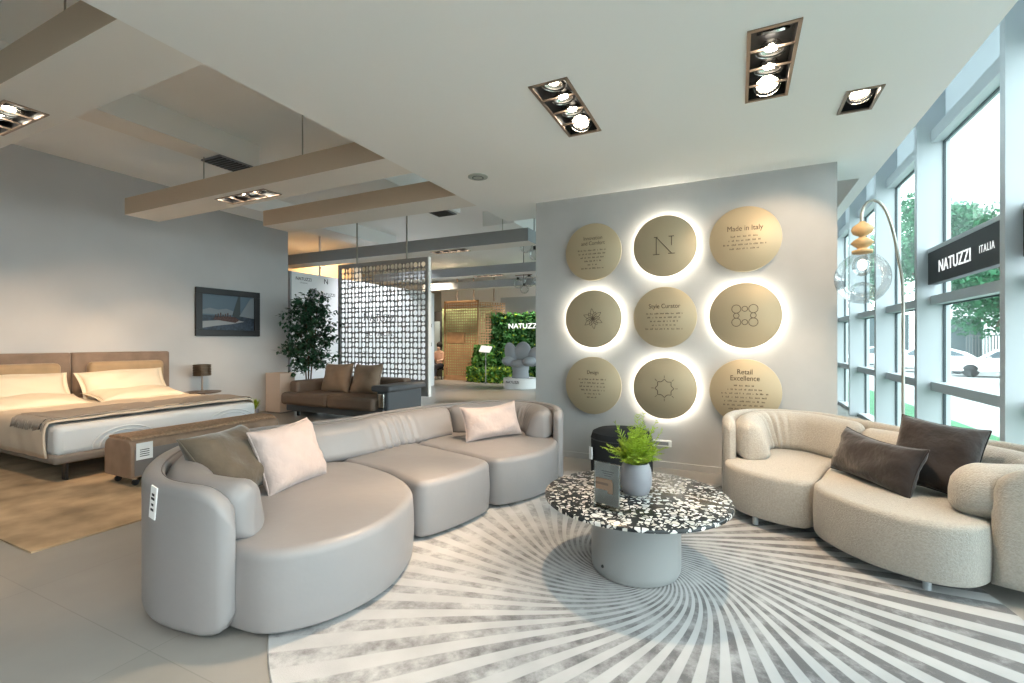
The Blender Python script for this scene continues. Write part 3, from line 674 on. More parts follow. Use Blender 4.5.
def wrinkle(c,w,amp,f=70,ph=0):
    def fn(u,v):
        d=math.exp(-((u-c)/w)**2); return -amp*d*(abs(sin(f*u+ph+1.2*v))**3)*(.4+.6*sin(PI*min(1,max(0,v))))
    return fn
cr_=[(.0,1.93,None),(1.90,3.46,wrinkle(.56,.12,.04,62)),(3.47,5.22,wrinkle(.66,.07,.03,70))]
# arclengths: measured along the outer line
for (a,b,w) in cr_:
    R2,tt=cushion_range(P,tot,a/5.24*tot,b/5.24*tot,.20,260)
    m_=MB(); sweep(m_,R2,tt,.20,lambda s:.40,lambda s:.708,.085,end=.10,lean=.11,pleat=w,bul=.01,endpow=2.2,capr=.07); m_.obj('back_cushion',M['leather'],gs,angle=2)
    m_=MB(); 
    for e in (0,):
        pass
# label on the arm
m_=MB(); c=Vector((-2.55,1.292,.62)); R=E3(0,.16,-.07)
m_.box(c.x-.028,c.x+.028,c.y-.003,c.y+.003,c.z-.08,c.z+.08,R=R); tg_=m_.obj('price_tag',M['card'],gs,smooth=False)
m_=MB(); 
for k,(dz,wd) in enumerate(((.04,.012),(.02,.016),(-.01,.01),(-.035,.014))): m_.box(c.x-wd,c.x+wd,c.y-.0045,c.y-.0035,c.z+dz-.006,c.z+dz+.006,R=R,c=c)
m_.obj('tag_printing',M['ink'],tg_,smooth=False)
# cushions on the grey sofa
pillow('throw_cushion','brown olive velvet cushion leaning in the left corner of the grey sofa',.5,.46,.20,(-2.83,1.87,.655),(-.28,.95,.0),(-.62,-.12,.78),M['olive'],seed=2)
pillow('throw_cushion','pale pink square cushion beside the olive one on the grey sofa',.54,.43,.20,(-2.75,2.22,.63),(-.17,.98,.02),(-.36,-.10,.9),M['pink'],seed=5)
pillow('throw_cushion','small pink rectangular cushion on the far end of the grey sofa',.62,.34,.18,(-2.22,4.13,.61),(.55,.83,.04),(-.30,.18,.9),M['pink'],seed=9,sag=.02)
# ------------------------------------------------------------------ cream boucle sofa
ws=thing('curved_loveseat','cream boucle two-seat curved sofa by the windows','sofa',(.8,4.2,0))
outer=[(-.11,4.30),(-.125,4.6),(-.06,4.92),(.12,5.15),(.4,5.235),(.7,5.16),(.94,4.92),(1.15,4.62),(1.4,4.40),(1.63,4.2),(1.78,3.95),(1.81,3.7),(1.72,3.5),(1.57,3.38),(1.40,3.335),(1.225,3.38)]
P,tot=cr(outer,170); C_=offset(P,.05); WT=tot
def z1w(s,T=tot):
    z=.755-.02*s/T
    if T-s<.2: z-=.16*(1-math.sqrt(max(0,1-(1-(T-s)/.2)**2)))
    if s<.12: z-=.1*(1-math.sqrt(max(0,1-(1-s/.12)**2)))
    return z
def z0w(s,T=tot):
    z=.085
    return z
m_=MB(); sweep(m_,C_,tot,.1,z0w,z1w,.05,end=.05); m_.obj('outer_shell',M['boucle'],ws,angle=2)
for o in ([(-.095,4.4),(-.08,4.18),(.0,4.03),(.14,3.92),(.31,3.85),(.45,3.865),(.525,4.05),(.62,4.4),(.75,4.75),(.72,5.0),(.42,5.1),(.15,5.02),(-.03,4.8)],
          [(.475,3.86),(.51,3.66),(.68,3.42),(.92,3.28),(1.09,3.285),(1.19,3.36),(1.32,3.52),(1.5,3.62),(1.64,3.8),(1.45,4.2),(1.15,4.5),(.92,4.8),(.78,4.72),(.64,4.4),(.54,4.05)]):
    m_=MB(); pad(m_,o,.085,.42,rt=.04,rb=.02,dome=.014,bulge=.006); m_.obj('seat_cushion',M['boucle'],ws,angle=2)
for (a,b,w) in ((.0,.50,wrinkle(.45,.11,.035,50)),(.505,.79,wrinkle(.5,.1,.01,50)),(.8,1,None)):
    if a<.8: R2,tt=cushion_range(P,tot,a*tot,b*tot,.19,220)
    else: R2,tt=cr([(1.55,4.02),(1.60,3.82),(1.54,3.64),(1.38,3.56),(1.22,3.545),(1.10,3.56)],60)
    m_=MB(); sweep(m_,R2,tt,.18 if a<.8 else .27,lambda s:.405,(lambda s:.745) if a<.5 else ((lambda s:.72) if a<.8 else (lambda s:.71)),.085 if a<.8 else .13,end=.11 if a<.8 else .15,capr=.07 if a<.8 else .15,lean=.11 if a<.8 else .0,pleat=w,bul=.01,endpow=2.2); m_.obj('back_cushion',M['boucle'],ws,angle=2)
for (x,y,z0) in ((.955,3.38,.012),(.12,4.02,.012),(1.6,3.6,0),(.0,4.8,.0),(1.0,4.5,0)):
    MB().lathe([(.02,0),(.02,.085-z0)],(x,y,z0),16).obj('leg',M['alu'],ws)
pillow('throw_cushion','dark brown rectangular cushion lying along the cream sofa',.68,.33,.19,(.85,4.0,.585),(.45,-.86,-.03),(.26,.2,.85),M['darkpillow'],seed=11,sag=.02)
pillow('throw_cushion','dark brown square cushion behind the long one on the cream sofa',.44,.46,.20,(1.15,3.92,.66),(.83,-.5,-.10),(.22,.26,.84),M['darkpillow'],seed=14)
# ------------------------------------------------------------------ arc floor lamp
t=thing('arc_floor_lamp','arched floor lamp with glass globe and turned wooden head behind the cream sofa','floor lamp',(1.24,4.98,0))
bx,by=1.26,5.02; hx,hy=.978,5.02
MB().lathe([(.001,0),(.15,0),(.15,.02),(.03,.03),(.001,.03)],(bx,by,0),40,close=False).obj('base',M['pole'],t)
pts=[(1.26,by,.02),(1.26,by,.8),(1.26,by,1.75),(1.25,by,1.96),(1.23,by,2.10),(1.195,by,2.33),(1.14,by,2.53),(1.075,by,2.62),(1.01,by,2.61),(.975,by,2.52),(.975,by,2.42)]
q,_=cr(pts,60); MB().tube(q,.012,10).obj('arched_pole',M['pole'],t)
zt=2.42
MB().lathe([(.001,.03),(.018,.03),(.03,.015),(.072,-.015),(.082,-.045),(.068,-.078),(.03,-.098),(.02,-.105),(.03,-.112),(.065,-.135),(.085,-.16),(.06,-.185),(.035,-.205),(.04,-.215),(.078,-.225),(.075,-.25),(.001,-.25)],(hx,by,zt),36,close=False).obj('turned_head',M['wood'],t,angle=0)
gc=(hx,by,1.955)
MB().ell(gc,(.205,.205,.225),40).obj('glass_globe',M['globe'],t,angle=0)
MB().ell((hx,by,zt-.36),(.075,.075,.09),24).obj('inner_globe',M['globe'],t,angle=0)
MB().ell((hx,by,1.86),(.09,.09,.06),24).obj('inner_globe',M['globe'],t,angle=0)
bl=MB().ell((hx,by,zt-.35),(.035,.035,.05),16).obj('bulb',mat('warm bulb',(1,1,1),.5,emit=((1,.8,.6),2.5)),t,angle=0)
# console table beyond the wall
t=thing('console_table','slim brass legged table seen between feature wall and windows','table',(.95,8.0,0))
MB().box(.5,1.25,7.9,8.5,1.08,1.115).obj('tabletop',M['alu'],t,smooth=False,bevel=.004)
for (x,y) in ((.55,7.95),(1.17,7.95),(.55,8.45),(1.17,8.45)): MB().box(x-.02,x+.02,y-.02,y+.02,.0,1.08).obj('leg',M['brass'],t,smooth=False)
MB().box(.55,1.17,7.96,7.99,.16,.2).obj('stretcher',M['black'],t,smooth=False)
# ------------------------------------------------------------------ bed group
br_=MB().box(-8.55,-4.22,-.5,1.40,0,.010); 
br_=MB(); br_.box(-8.5,-4.2,1.41,5.0,0,.012); b_=br_.obj('bed_rug',M['bedrug'],smooth=False); tag(b_,'large tan rug under the bed','rug')
bed=thing('double_bed','double bed with brown suede headboard and beige bedding','bed',(-7.2,3.23,.012))
MB().box(-8.3,-5.98,2.17,4.33,.19,.28).obj('bed_base',M['bedframe'],bed,bevel=.03)
for (x,y) in ((-6.1,2.3),(-6.1,4.2),(-8.1,2.3),(-8.1,4.2)): MB().box(x-.04,x+.04,y-.012,y+.012,.012,.2).obj('leg',M['black'],bed,smooth=False)
MB().box(-8.3,-6.0,2.19,4.31,.26,.565).obj('mattress',M['quilt'],bed,bevel=.06)
m_=MB()
for (yc,w_) in ((2.78,.30),(3.35,.16),(3.95,.34)):
    for rr in (w_,w_-.06):
        m_.tube([(-5.997,yc+rr*cos(a),.30+rr*sin(a)*.62) for a in [PI*k/16 for k in range(17)]],.009,6)
m_.obj('quilted_stitching',M['quilt'],bed)
# duvet: closed shell over the top and the near side
n=40; m_=MB(); vs=[];fs=[]
prof=[(2.165,.25),(2.150,.30),(2.145,.45),(2.16,.56),(2.21,.605),(2.6,.612),(3.3,.615),(4.0,.612),(4.3,.60),(4.335,.56),(4.34,.40)]
pr,_=cr([Vector(p) for p in prof],46)
for i in range(n+1):
    x=-8.15+2.07*i/n
    for k,p in enumerate(pr):
        w=.006*sin(9*x+5*p.x)*sin(7*p.x+2*x)+.004*sin(23*x+11*p.y)
        xx=x+(.03*sin(p.y*8) if i==n else 0)
        if p.x<2.3: xx-=(.17*(.6-p.y) if i==n else 0)
        vs.append((xx,p.x+(w if p.y<.55 else 0)*(1 if p.x>3 else 1),p.y+(w if p.y>=.55 else 0)))
K=len(pr)
for i in range(n):
    for k in range(K-1): fs.append((i*K+k,i*K+k+1,(i+1)*K+k+1,(i+1)*K+k))
m_.add(vs,fs); m_.obj('duvet',M['duvet'],bed,solid=.02,angle=0)
for (y0,y1) in ((1.98,3.225),(3.235,4.48)):
    hb=MB().box(-8.52,-8.36,y0,y1,.14,1.245).obj('headboard',M['headboard'],bed,bevel=.035)
    MB().box(-8.38,-8.2,y0+.14,y1-.16,.62,1.11).obj('headboard_bolster',M['headcush'],hb,bevel=.06)
for i,(y,lab) in enumerate(((2.52,'cream pillow at the left side of the bed, cut by picture edge'),(3.66,'cream pillow at the right side of the bed'))):
    pillow('bed_pillow',lab,.98,.44,.2,(-7.93,y,.785),(0,1,.02 if i else .0),(-.55,0,.85),M['linen'],'pillows propped against the headboard',seed=20+i,cat='pillow',fl=.05)
    pillow('bed_pillow',('flat cream pillow under the left propped one','flat cream pillow under the right propped one')[i],1.0,.5,.14,(-7.62,y,.668),(.0,1,.0),(-.97,0,.16),M['linen'],'flat pillows on the bed',seed=30+i,cat='pillow',fl=.04)
tr=thing('throw_blanket','taupe throw blanket with dark stripes across the foot of the bed','blanket',(-6.45,3.2,.62))
m_=MB(); vs=[];fs=[]; n=50; m=14
for i in range(n+1):
    y=2.22+2.12*i/n
    for j in range(m+1):
        x=-6.85+.72*j/m; z=.628+.005*sin(12*x+7*y)+.003*sin(31*y); 
        if i==n: z-=.03
        vs.append((x,y,z))
for i in range(n):
    for j in range(m): fs.append((i*(m+1)+j,i*(m+1)+j+1,(i+1)*(m+1)+j+1,(i+1)*(m+1)+j))
m_.add(vs,fs); m_.obj('cloth',M['throw'],tr,solid=.012,angle=0)
m_=MB(); rn=random.Random(5)
for k in range(60):
    x=-6.84+.7*k/59; y=2.23; l=rn.uniform(.05,.09); m_.tube([(x,y,.63),(x+rn.uniform(-.01,.01),y-.045,.626),(x+rn.uniform(-.015,.015),y-.078,.60),(x+rn.uniform(-.02,.02),y-.098,.60-l)],.004,5)
m_.obj('fringe',M['throw'],tr,angle=0)
# bench / trunk
t=thing('bed_end_bench','tan leather bench on castors with woven top at the bed foot','bench',(-5.39,3.2,.012))
def prism_y(mb,sec,y0,y1,mi=0):
    k=len(sec); vs=[(x,y0,z) for x,z in sec]+[(x,y1,z) for x,z in sec]
    mb.add(vs,[tuple(range(k)),tuple(range(2*k-1,k-1,-1))]+[(i,(i+1)%k,k+(i+1)%k,k+i) for i in range(k)],mi)
sec=[(-5.62,.10),(-5.16,.10),(-5.15,.12),(-5.15,.38)]+[(-5.23+.08*cos(a),.38+.08*sin(a)) for a in [PI/2*k/6 for k in range(1,7)]]+[(-5.53-.1*sin(a),.36+.1*cos(a)) for a in [PI/2*k/6 for k in range(0,7)]]+[(-5.63,.12)]
m_=MB(); prism_y(m_,sec,2.42,4.0); m_.obj('bench_body',M['tan'],t,bevel=.012)
m_=MB(); m_.box(-5.152,-5.144,2.45,3.97,.12,.37); m_.obj('side_panel',M['taupe'],t,smooth=False)
m_=MB(); sec2=[(-5.60,.455),(-5.18,.455),(-5.20,.478),(-5.28,.492),(-5.50,.492),(-5.58,.478)]; prism_y(m_,sec2,2.44,3.98); m_.obj('woven_top',M['weave'],t,bevel=.006)
for (x,y) in ((-5.24,2.5),(-5.55,2.5),(-5.24,3.92),(-5.55,3.92)):
    cst=MB().cyl((x,y,.07),.02,.035,12).obj('castor',M['chrome'],t)
    MB().lathe([(.028,-.012),(.03,-.008),(.03,.008),(.028,.012)],(x,y,.042),20,E3(0,PI/2,0)).obj('wheel',M['black'],cst)
m_=MB().box(-5.1435,-5.1405,2.46,2.60,.27,.43); lb=m_.obj('label_card',M['card'],t,smooth=False)
m_=MB(); 
for k in range(4): m_.box(-5.14,-5.139,2.49,2.57,.30+.02*k,.307+.02*k)
m_.obj('label_printing',M['ink'],lb,smooth=False)
# bedside table + lamp
nx,ny=-8.30,4.95
t=thing('bedside_table','small round dark side table between bed and wall picture','table',(nx,ny,0))
MB().lathe([(.001,0),(.27,0),(.285,.012),(.285,.02),(.001,.022)],(nx,ny,.52),48,close=False).obj('tabletop',M['darktop'],t)
MB().lathe([(.045,0),(.045,.51)],(nx,ny,.012),20).obj('stem',M['bronze'],t); MB().lathe([(.001,0),(.17,0),(.17,.012),(.001,.015)],(nx,ny,.0),32,close=False).obj('base',M['bronze'],t)
t=thing('table_lamp','bronze table lamp with ribbed drum shade on the round side table','lamp',(nx,ny,.542))
MB().lathe([(.001,0),(.075,0),(.075,.01),(.02,.02),(.014,.04),(.012,.29)],(nx,ny,.542),24).obj('lamp_base',M['bronze'],t)
pf=[]
for k in range(7): z=.27+.028*k; pf+= [(.125,z),(.137,z+.007),(.137,z+.018),(.125,z+.026)]
MB().lathe([(.118,.272)]+pf+[(.118,pf[-1][1])],(nx,ny,.542),40,close=False).obj('lamp_shade',M['shade'],t)
# picture
t=thing('framed_picture','black framed picture of a racing sailboat on the left wall','picture',(-8.6,5.61,1.92))
y0,y1,z0,z1=5.0,6.22,1.5,2.365; xw=-8.6; fw=.11
m_=MB(); m_.box(xw,xw+.05,y0,y1,z0,z0+fw).box(xw,xw+.05,y0,y1,z1-fw,z1).box(xw,xw+.05,y0,y0+fw,z0+fw,z1-fw).box(xw,xw+.05,y1-fw,y1,z0+fw,z1-fw); m_.obj('frame',M['black'],t,smooth=False,bevel=.006)
a0,a1,b0,b1=y0+fw,y1-fw,z0+fw,z1-fw; W_,H_=a1-a0,b1-b0
def pic(nm,pts,m,par,d):
    q=MB(); vs=[(xw+d,a0+u*W_,b0+v*H_) for u,v in pts]; k=len(vs); q.add(vs+[(x-.003,y,z) for x,y,z in vs],[tuple(range(k)),tuple(range(2*k-1,k-1,-1))]+[(i,(i+1)%k,k+(i+1)%k,k+i) for i in range(k)]); return q.obj(nm,m,par,smooth=False)
ph=pic('print',[(0,0),(1,0),(1,1),(0,1)],M['sailblue'],t,.012)
pic('printed_cloud',[(0,.45),(0,.55),(.15,.62),(.3,.58),(.45,.62),(.6,.55),(.6,.45)],M['cloud'],ph,.014)
pic('printed_sea',[(0,0),(1,0),(1,.42),(.5,.40),(0,.42)],M['sea'],ph,.016)
pic('printed_foam',[(0,.05),(.25,.12),(.55,.18),(.8,.26),(.6,.32),(.3,.28),(0,.24)],M['foam'],ph,.018)
pic('printed_sail',[(.56,.42),(.68,1),(.72,1),(.72,.36)],M['sail'],ph,.018)
pic('printed_sail',[(.70,.42),(.92,.95),(1,1),(1,.36)],M['cloud'],ph,.020)
pic('printed_deck',[(.2,.3),(.62,.22),(.7,.3),(.62,.38),(.45,.40),(.22,.36)],M['hull'],ph,.022)
m_=MB(); 
for k in range(7): u=.24+.045*k; m_.box(xw+.02,xw+.025,a0+u*W_,a0+(u+.018)*W_,b0+.34*H_,b0+(.44+.03*(k%3))*H_)
m_.obj('printed_crew',M['hull'],ph,smooth=False)
# pedestal and little plant
t=thing('pedestal_box','plain beige box plinth against the left wall beside the tall plant','plinth',(-8.2,6.4,0))
MB().box(-8.42,-8.0,6.24,6.58,.02,.78).obj('box_body',mat('beige plinth',(.62,.5,.42),.8),t,smooth=False,bevel=.006)
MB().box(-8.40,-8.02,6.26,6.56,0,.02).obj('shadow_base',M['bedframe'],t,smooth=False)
t=thing('small_potted_plant','tiny yellow green potted plant on the floor left of the box plinth','potted plant',(-8.4,6.0,0))
MB().lathe([(.001,0),(.05,0),(.065,.09),(.06,.09),(.001,.085)],(-8.42,6.02,0),20,close=False).obj('pot',M['pot'],t)
m_=MB(); m_.nofix=True; rn=random.Random(8)
for k in range(60):
    a=rn.uniform(0,2*PI); r=rn.uniform(.03,.12); h=rn.uniform(.1,.24); p=Vector((-8.42,6.02,.085)); q=p+Vector((r*cos(a),r*sin(a),h)); s_=Vector((-sin(a),cos(a),0))*.014
    m_.add([p,(p+q)/2+s_,q,(p+q)/2-s_],[(0,1,2,3)])
m_.obj('foliage',M['fern'],t,smooth=False)
# ficus
fx,fy=-7.93,6.85
t=thing('ficus_tree','tall dark green ficus plant behind the brown sofa','potted plant',(fx,fy,0))
MB().lathe([(.001,0),(.14,0),(.18,.32),(.165,.32),(.001,.30)],(fx,fy,0),32,close=False).obj('pot',M['blackfab'],t)
MB().lathe([(.001,0),(.16,0)],(fx,fy,.305),24,close=False).obj('soil',M['soil'],t)
rn=random.Random(12); m_=MB(); tips=[]
for k in range(4):
    a=2*PI*k/4+.4; pts=[(fx+.03*cos(a),fy+.03*sin(a),.3),(fx+.06*cos(a+.5),fy+.06*sin(a+.5),.9),(fx+.13*cos(a+.2),fy+.13*sin(a+.2),1.5),(fx+.2*cos(a),fy+.15*sin(a),2.15)]
    q,_=cr(pts,20); m_.tube(q,[.017-.0006*i for i in range(20)],7)
    for j in range(6,20):
        for _ in range(3):
            p=q[j]; b=rn.uniform(0,2*PI); l=rn.uniform(.25,.58)*(1 if j<16 else .6); e=p+Vector((cos(b)*l,sin(b)*l*.8,rn.uniform(-.18,.32)))
            if e.x<-8.5: e.x=-8.5
            mid=(p+e)/2+Vector((0,0,.06)); m_.tube([p,mid,e],[.004,.003,.0015],4); tips.append((p,mid,e))
m_.obj('stems',M['bark'],t,angle=0)
m_=MB(); m_.nofix=True
for (p,mid,e) in tips:
    for _ in range(26):
        u=rn.uniform(.3,1.08); c=p.lerp(mid,u*2) if u<.5 else mid.lerp(e,(u-.5)*2); c=c+Vector([rn.uniform(-.05,.05) for _ in range(3)])
        d=Vector((rn.uniform(-1,1),rn.uniform(-1,1),rn.uniform(-1.1,.2))).normalized(); s_=d.cross(Vector((rn.uniform(-.4,.4),rn.uniform(-.4,.4),1))).normalized(); L=rn.uniform(.07,.11); w=L*.3
        if (c+d*L).x<-8.57: continue
        m_.add([c,c+d*L*.4+s_*w,c+d*L,c+d*L*.4-s_*w],[(0,1,2,3)])
m_.obj('foliage',M['ficus'],t,smooth=False)
# ------------------------------------------------------------------ brown sofa
t=thing('two_seat_sofa','brown leather two-seat sofa with charcoal arm in front of the perforated screen','sofa',(-6.5,6.6,0))
MB().box(-7.68,-5.34,6.12,7.0,.10,.26).obj('sofa_base',M['greyarm'],t,bevel=.02)
for (x0,x1) in ((-7.72,-6.56),(-6.55,-5.48)): MB().box(x0,x1,6.02,6.95,.22,.45).obj('seat_cushion',M['brownsofa'],t,bevel=.06)
MB().box(-7.66,-7.42,6.16,7.05,.24,.66).obj('armrest',M['brownsofa'],t,bevel=.06)
MB().box(-7.5,-5.5,6.86,7.1,.24,.72).obj('backrest',M['brownsofa'],t,bevel=.05)
ar=MB().box(-5.52,-5.27,6.16,7.1,.12,.62).obj('armrest',M['greyarm'],t,bevel=.04); ar['label']='charcoal leather armrest'
cl=MB().box(-5.60,-5.20,6.10,7.14,.55,.655).obj('arm_pad',M['greyarm'],t,bevel=.04)
MB().box(-5.45,-5.33,6.12,6.17,.28,.52).obj('metal_clasp',M['chrome'],t,bevel=.008)
for (x,y) in ((-7.5,6.25),(-5.5,6.25),(-7.5,6.95),(-5.5,6.95)): MB().box(x-.02,x+.02,y-.02,y+.02,0,.11).obj('leg',M['black'],t,smooth=False)
for (x,l,sd) in ((-6.93,'brown leather back cushion at the left of the brown sofa',41),(-6.2,'brown leather back cushion at the right of the brown sofa',42)):
    pillow('throw_cushion',l,.66,.58,.24,(x,6.66,.70),(1,.04*(1 if x<-6.5 else -1),.03),(0,.3,.95),M['browncush'],'brown cushions on the brown sofa',seed=sd)
# ------------------------------------------------------------------ perforated screen
def perf(mb,x0,z0,cols,rows,y,fn):
    z=z0
    for j,(rh,rt) in enumerate(rows):
        x=x0
        for i,(cw,ct) in enumerate(cols):
            cx,cz=x+cw/2,z+rh/2; shp=fn(i,j,ct,rt); n=12
            hx_,hz_=cw/2,rh/2
            outerp=[];inn=[]
            for k in range(n):
                a=2*PI*(k+.5)/n; c_,s_=cos(a),sin(a); q=max(abs(c_),abs(s_)); outerp.append((cx+hx_*c_/q,y,cz+hz_*s_/q))
                if shp[0]=='c': inn.append((cx+hx_*shp[1]*c_,y,cz+hz_*shp[1]*s_))
                else: inn.append((cx+hx_*shp[1]*(abs(c_)**.5)*(1 if c_>0 else -1),y,cz+hz_*shp[1]*(abs(s_)**.5)*(1 if s_>0 else -1)))
            # add rectangle corners
            vs=outerp+inn; fs=[(k,(k+1)%n,n+(k+1)%n,n+k) for k in range(n)]
            mb.add(vs,fs); x+=cw
        z+=rh
def screen_fn(i,j,ct,rt):
    if ct==0 and rt==0: return ('c',.9)
    if ct==1 and rt==1: return ('s',.96)
    if (i//2+j//3)%2==0 and ct==1: return ('s',.95)
    return ('c',.76)
t=thing('perforated_screen','tall hanging grey metal screen cut with circles behind the brown sofa','room divider',(-6.4,7.3,.35))
SX0,SX1,SZ0,SZ1=-7.56,-5.26,.36,3.0
cols=[(.125,0),(.075,1)]*11+[(.125,0)]; tw=sum(c for c,_ in cols); k=(SX1-SX0-.14)/tw; cols=[(c*k,q) for c,q in cols]
rows=[(.12,0),(.075,1),(.12,0)]*7+[(.12,0)]; th_=sum(c for c,_ in rows); k=(SZ1-SZ0-.20)/th_*.93; rows=[(c*k,q) for c,q in rows]; th_=sum(c for c,_ in rows)
m_=MB(); m_.nofix=True; perf(m_,SX0+.07,SZ1-.07-th_,cols,rows,7.3,screen_fn); m_.obj('pierced_panel',M['screen'],t,smooth=False,solid=.012)
m_=MB(); zb=SZ1-.07-th_; m_.box(SX0,SX0+.07,7.28,7.32,SZ0,SZ1).box(SX1-.07,SX1,7.28,7.32,SZ0,SZ1).box(SX0+.07,SX1-.07,7.28,7.32,SZ1-.07,SZ1).box(SX0+.07,SX1-.07,7.28,7.32,SZ0,zb); m_.obj('screen_frame',M['screen'],t,smooth=False)
MB().box(SX1,SX1+.02,7.26,7.34,SZ0,SZ1).obj('edge_trim',M['plinth'],t,smooth=False)
m_=MB(); 
for x in (-7.05,-5.78): MB().cyl((x,7.3,SZ1),.017,3.93-SZ1,10).obj('hanging_rod',M['pole'],t)
MB().box(-7.72,-5.2,7.28,7.32,3.93,3.96).obj('ceiling_rail',M['pinkgrey'],t,smooth=False)
MB().box(-5.9,-5.7,7.28,7.32,.0,.36).obj('floor_foot',M['screen'],t,smooth=False); MB().box(-7.0,-6.8,7.28,7.32,.0,.36).obj('floor_foot',M['screen'],t,smooth=False)
# ------------------------------------------------------------------ printed backdrop
t=thing('backdrop_board','long white backdrop board printed with NATUZZI lettering behind the screen','display board',(-8.75,9.7,0))
MB().box(-8.83,-8.73,7.08,12.4,0,2.93).obj('board',M['white'],t,smooth=False)
MB().box(-8.835,-8.725,7.05,7.09,0,2.93).obj('board_edge',mat('board edge grey',(.35,.36,.4),.6),t,smooth=False)
Rb=E3(PI/2,0,PI/2)
for (y,z) in ((7.41,2.79),(8.10,2.50),(8.9,2.79),(7.5,1.3),(9.2,1.1),(11.3,2.79),(11.6,1.2)):
    text('lettering','NATUZZI',.10,(-8.728,y,z),Rb,M['ink'],t,.001); text('lettering','I T A L I A',.045,(-8.728,y,z-.085),Rb,M['ink'],t,.001)
for (y,z) in ((8.04,2.80),(9.5,2.5),(10.3,2.8),(12.1,2.6),(12.2,1.9),(12.2,1.3),(12.1,.7),(8.2,1.7)): text('lettering','N',.17,(-8.728,y,z),Rb,M['ink'],t,.002)
text('lettering','NATUZZI',.30,(-8.728,9.9,2.03),Rb,M['ink'],t,.002,sx=1.0); text('lettering','EDITIONS',.17,(-8.728,9.92,1.6),Rb,M['ink'],t,.002,sx=1.3,space=1.3)
MB().box(-8.729,-8.722,7.58,7.76,2.3,2.60).obj('printed_block',M['pinkgrey'],t,smooth=False)
MB().cyl((-8.78,7.9,2.93),.02,UP-2.93,10).obj('hanging_rod',M['white'],t)
# ------------------------------------------------------------------ far area
t=thing('lattice_screen','tall wooden lattice screen hanging in the far background','room divider',(-9,14.5,.1))
def lat_fn(i,j,ct,rt): return ('c',.68) if (i+j)%2 else ('s',.62)
m_=MB(); m_.nofix=True; perf(m_,0,0,[(.098,0)]*14,[(.098,0)]*27,0,lat_fn); 
for i,v_ in enumerate(m_.v): m_.v[i]=Vector((-9.72+v_.x,14.5,.16+v_.z))
m_.obj('lattice_panel',M['lattice'],t,smooth=False,solid=.02)
m_=MB(); m_.nofix=True; perf(m_,0,0,[(.098,0)]*11,[(.098,0)]*27,0,lat_fn)
for i,v_ in enumerate(m_.v): m_.v[i]=Vector((-8.34+v_.x*.62,14.5+v_.x*.78,.16+v_.z))
m_.obj('lattice_panel',M['lattice'],t,smooth=False,solid=.02)
m_=MB(); m_.box(-9.76,-9.7,14.47,14.53,.06,2.88).box(-8.36,-8.3,14.47,14.53,.06,2.88).box(-9.76,-8.3,14.47,14.53,2.81,2.88).box(-9.76,-8.3,14.47,14.53,.06,.16).box(-9.6,-8.9,14.46,14.54,1.35,1.72); m_.obj('lattice_frame',M['lattice'],t,smooth=False)
m_=MB()
for x,y in ((-9.2,14.5),(-8.5,14.5),(-7.95,15.0)): m_=MB().cyl((x,y,2.85),.025,UP-2.85,8); m_.obj('hanging_rod',M['bronze'],t)
m_=MB().box(-9.76,-8.3,14.45,14.55,0,.06); m_.obj('floor_rail',M['lattice'],t,smooth=False)
# planted wall
t=thing('green_wall','leafy green plant wall with white NATUZZI lettering in the background','plant wall',(-6.7,15,0))
MB().box(-8.2,-5.0,15.0,15.12,0,2.35).obj('backing_panel',mat('green backing',(.02,.06,.02),.9),t,smooth=False)
m_=MB(); m_.nofix=True; rn=random.Random(21)
def leafcloud(mb,cnt,fn,size,rn,white=.0):
    for _ in range(cnt):
        c=Vector(fn()); d=Vector([rn.uniform(-1,1) for _ in range(3)]).normalized(); s_=d.orthogonal().normalized(); s_=(Matrix.Rotation(rn.uniform(0,6.28),3,d)@s_); L=rn.uniform(.6,1.3)*size; w=L*.36
        mb.add([c-d*L/2,c+s_*w,c+d*L/2,c-s_*w],[(0,1,2,3)],1 if rn.random()<white else 0)
leafcloud(m_,5200,lambda:(rn.uniform(-8.25,-5.0),rn.uniform(14.85,15.02),rn.uniform(.02,2.42)),.13,rn,.06)
m_.obj('foliage',[mat('wall leaves',(.05,.17,.04),.6,var=(2.5,.6)),M['fern']],t,smooth=False)
text('lettering','NATUZZI',.245,(-6.70,14.80,1.93),E3(PI/2,0,0),M['signletter'],t,.01,sx=1.1)
t=thing('shrub_bed','low leafy green shrubs in front of the plant wall','shrubs',(-8,14.2,0),kind='stuff'); 
m_=MB(); m_.nofix=True
leafcloud(m_,2600,lambda:(lambda a,r,h:(-7.72+r*cos(a)*1.0,14.15+r*sin(a)*.4,h))(rn.uniform(0,6.28),rn.random()**.5*.85,rn.uniform(.02,.5)),.13,rn,.3)
leafcloud(m_,1500,lambda:(lambda a,r,h:(-8.05+r*cos(a)*.7*(1.3-h*.5),14.4+r*sin(a)*.3,h))(rn.uniform(0,6.28),rn.random()**.5*.7,rn.uniform(.3,1.25)),.17,rn,.05)
m_.obj('foliage',[mat('shrub leaves',(.08,.22,.04),.6,var=(2.5,.6)),M['fern']],t,smooth=False)
t=thing('info_stand','small white tilted info panel standing among the far shrubs','sign',(-7.4,13.7,0))
MB().box(-7.62,-7.22,13.4,13.42,1.02,1.28,R=E3(-.7,.1,0)).obj('panel',M['card'],t,smooth=False); MB().cyl((-7.42,13.42,0),.015,1.1,8).obj('post',M['pole'],t)
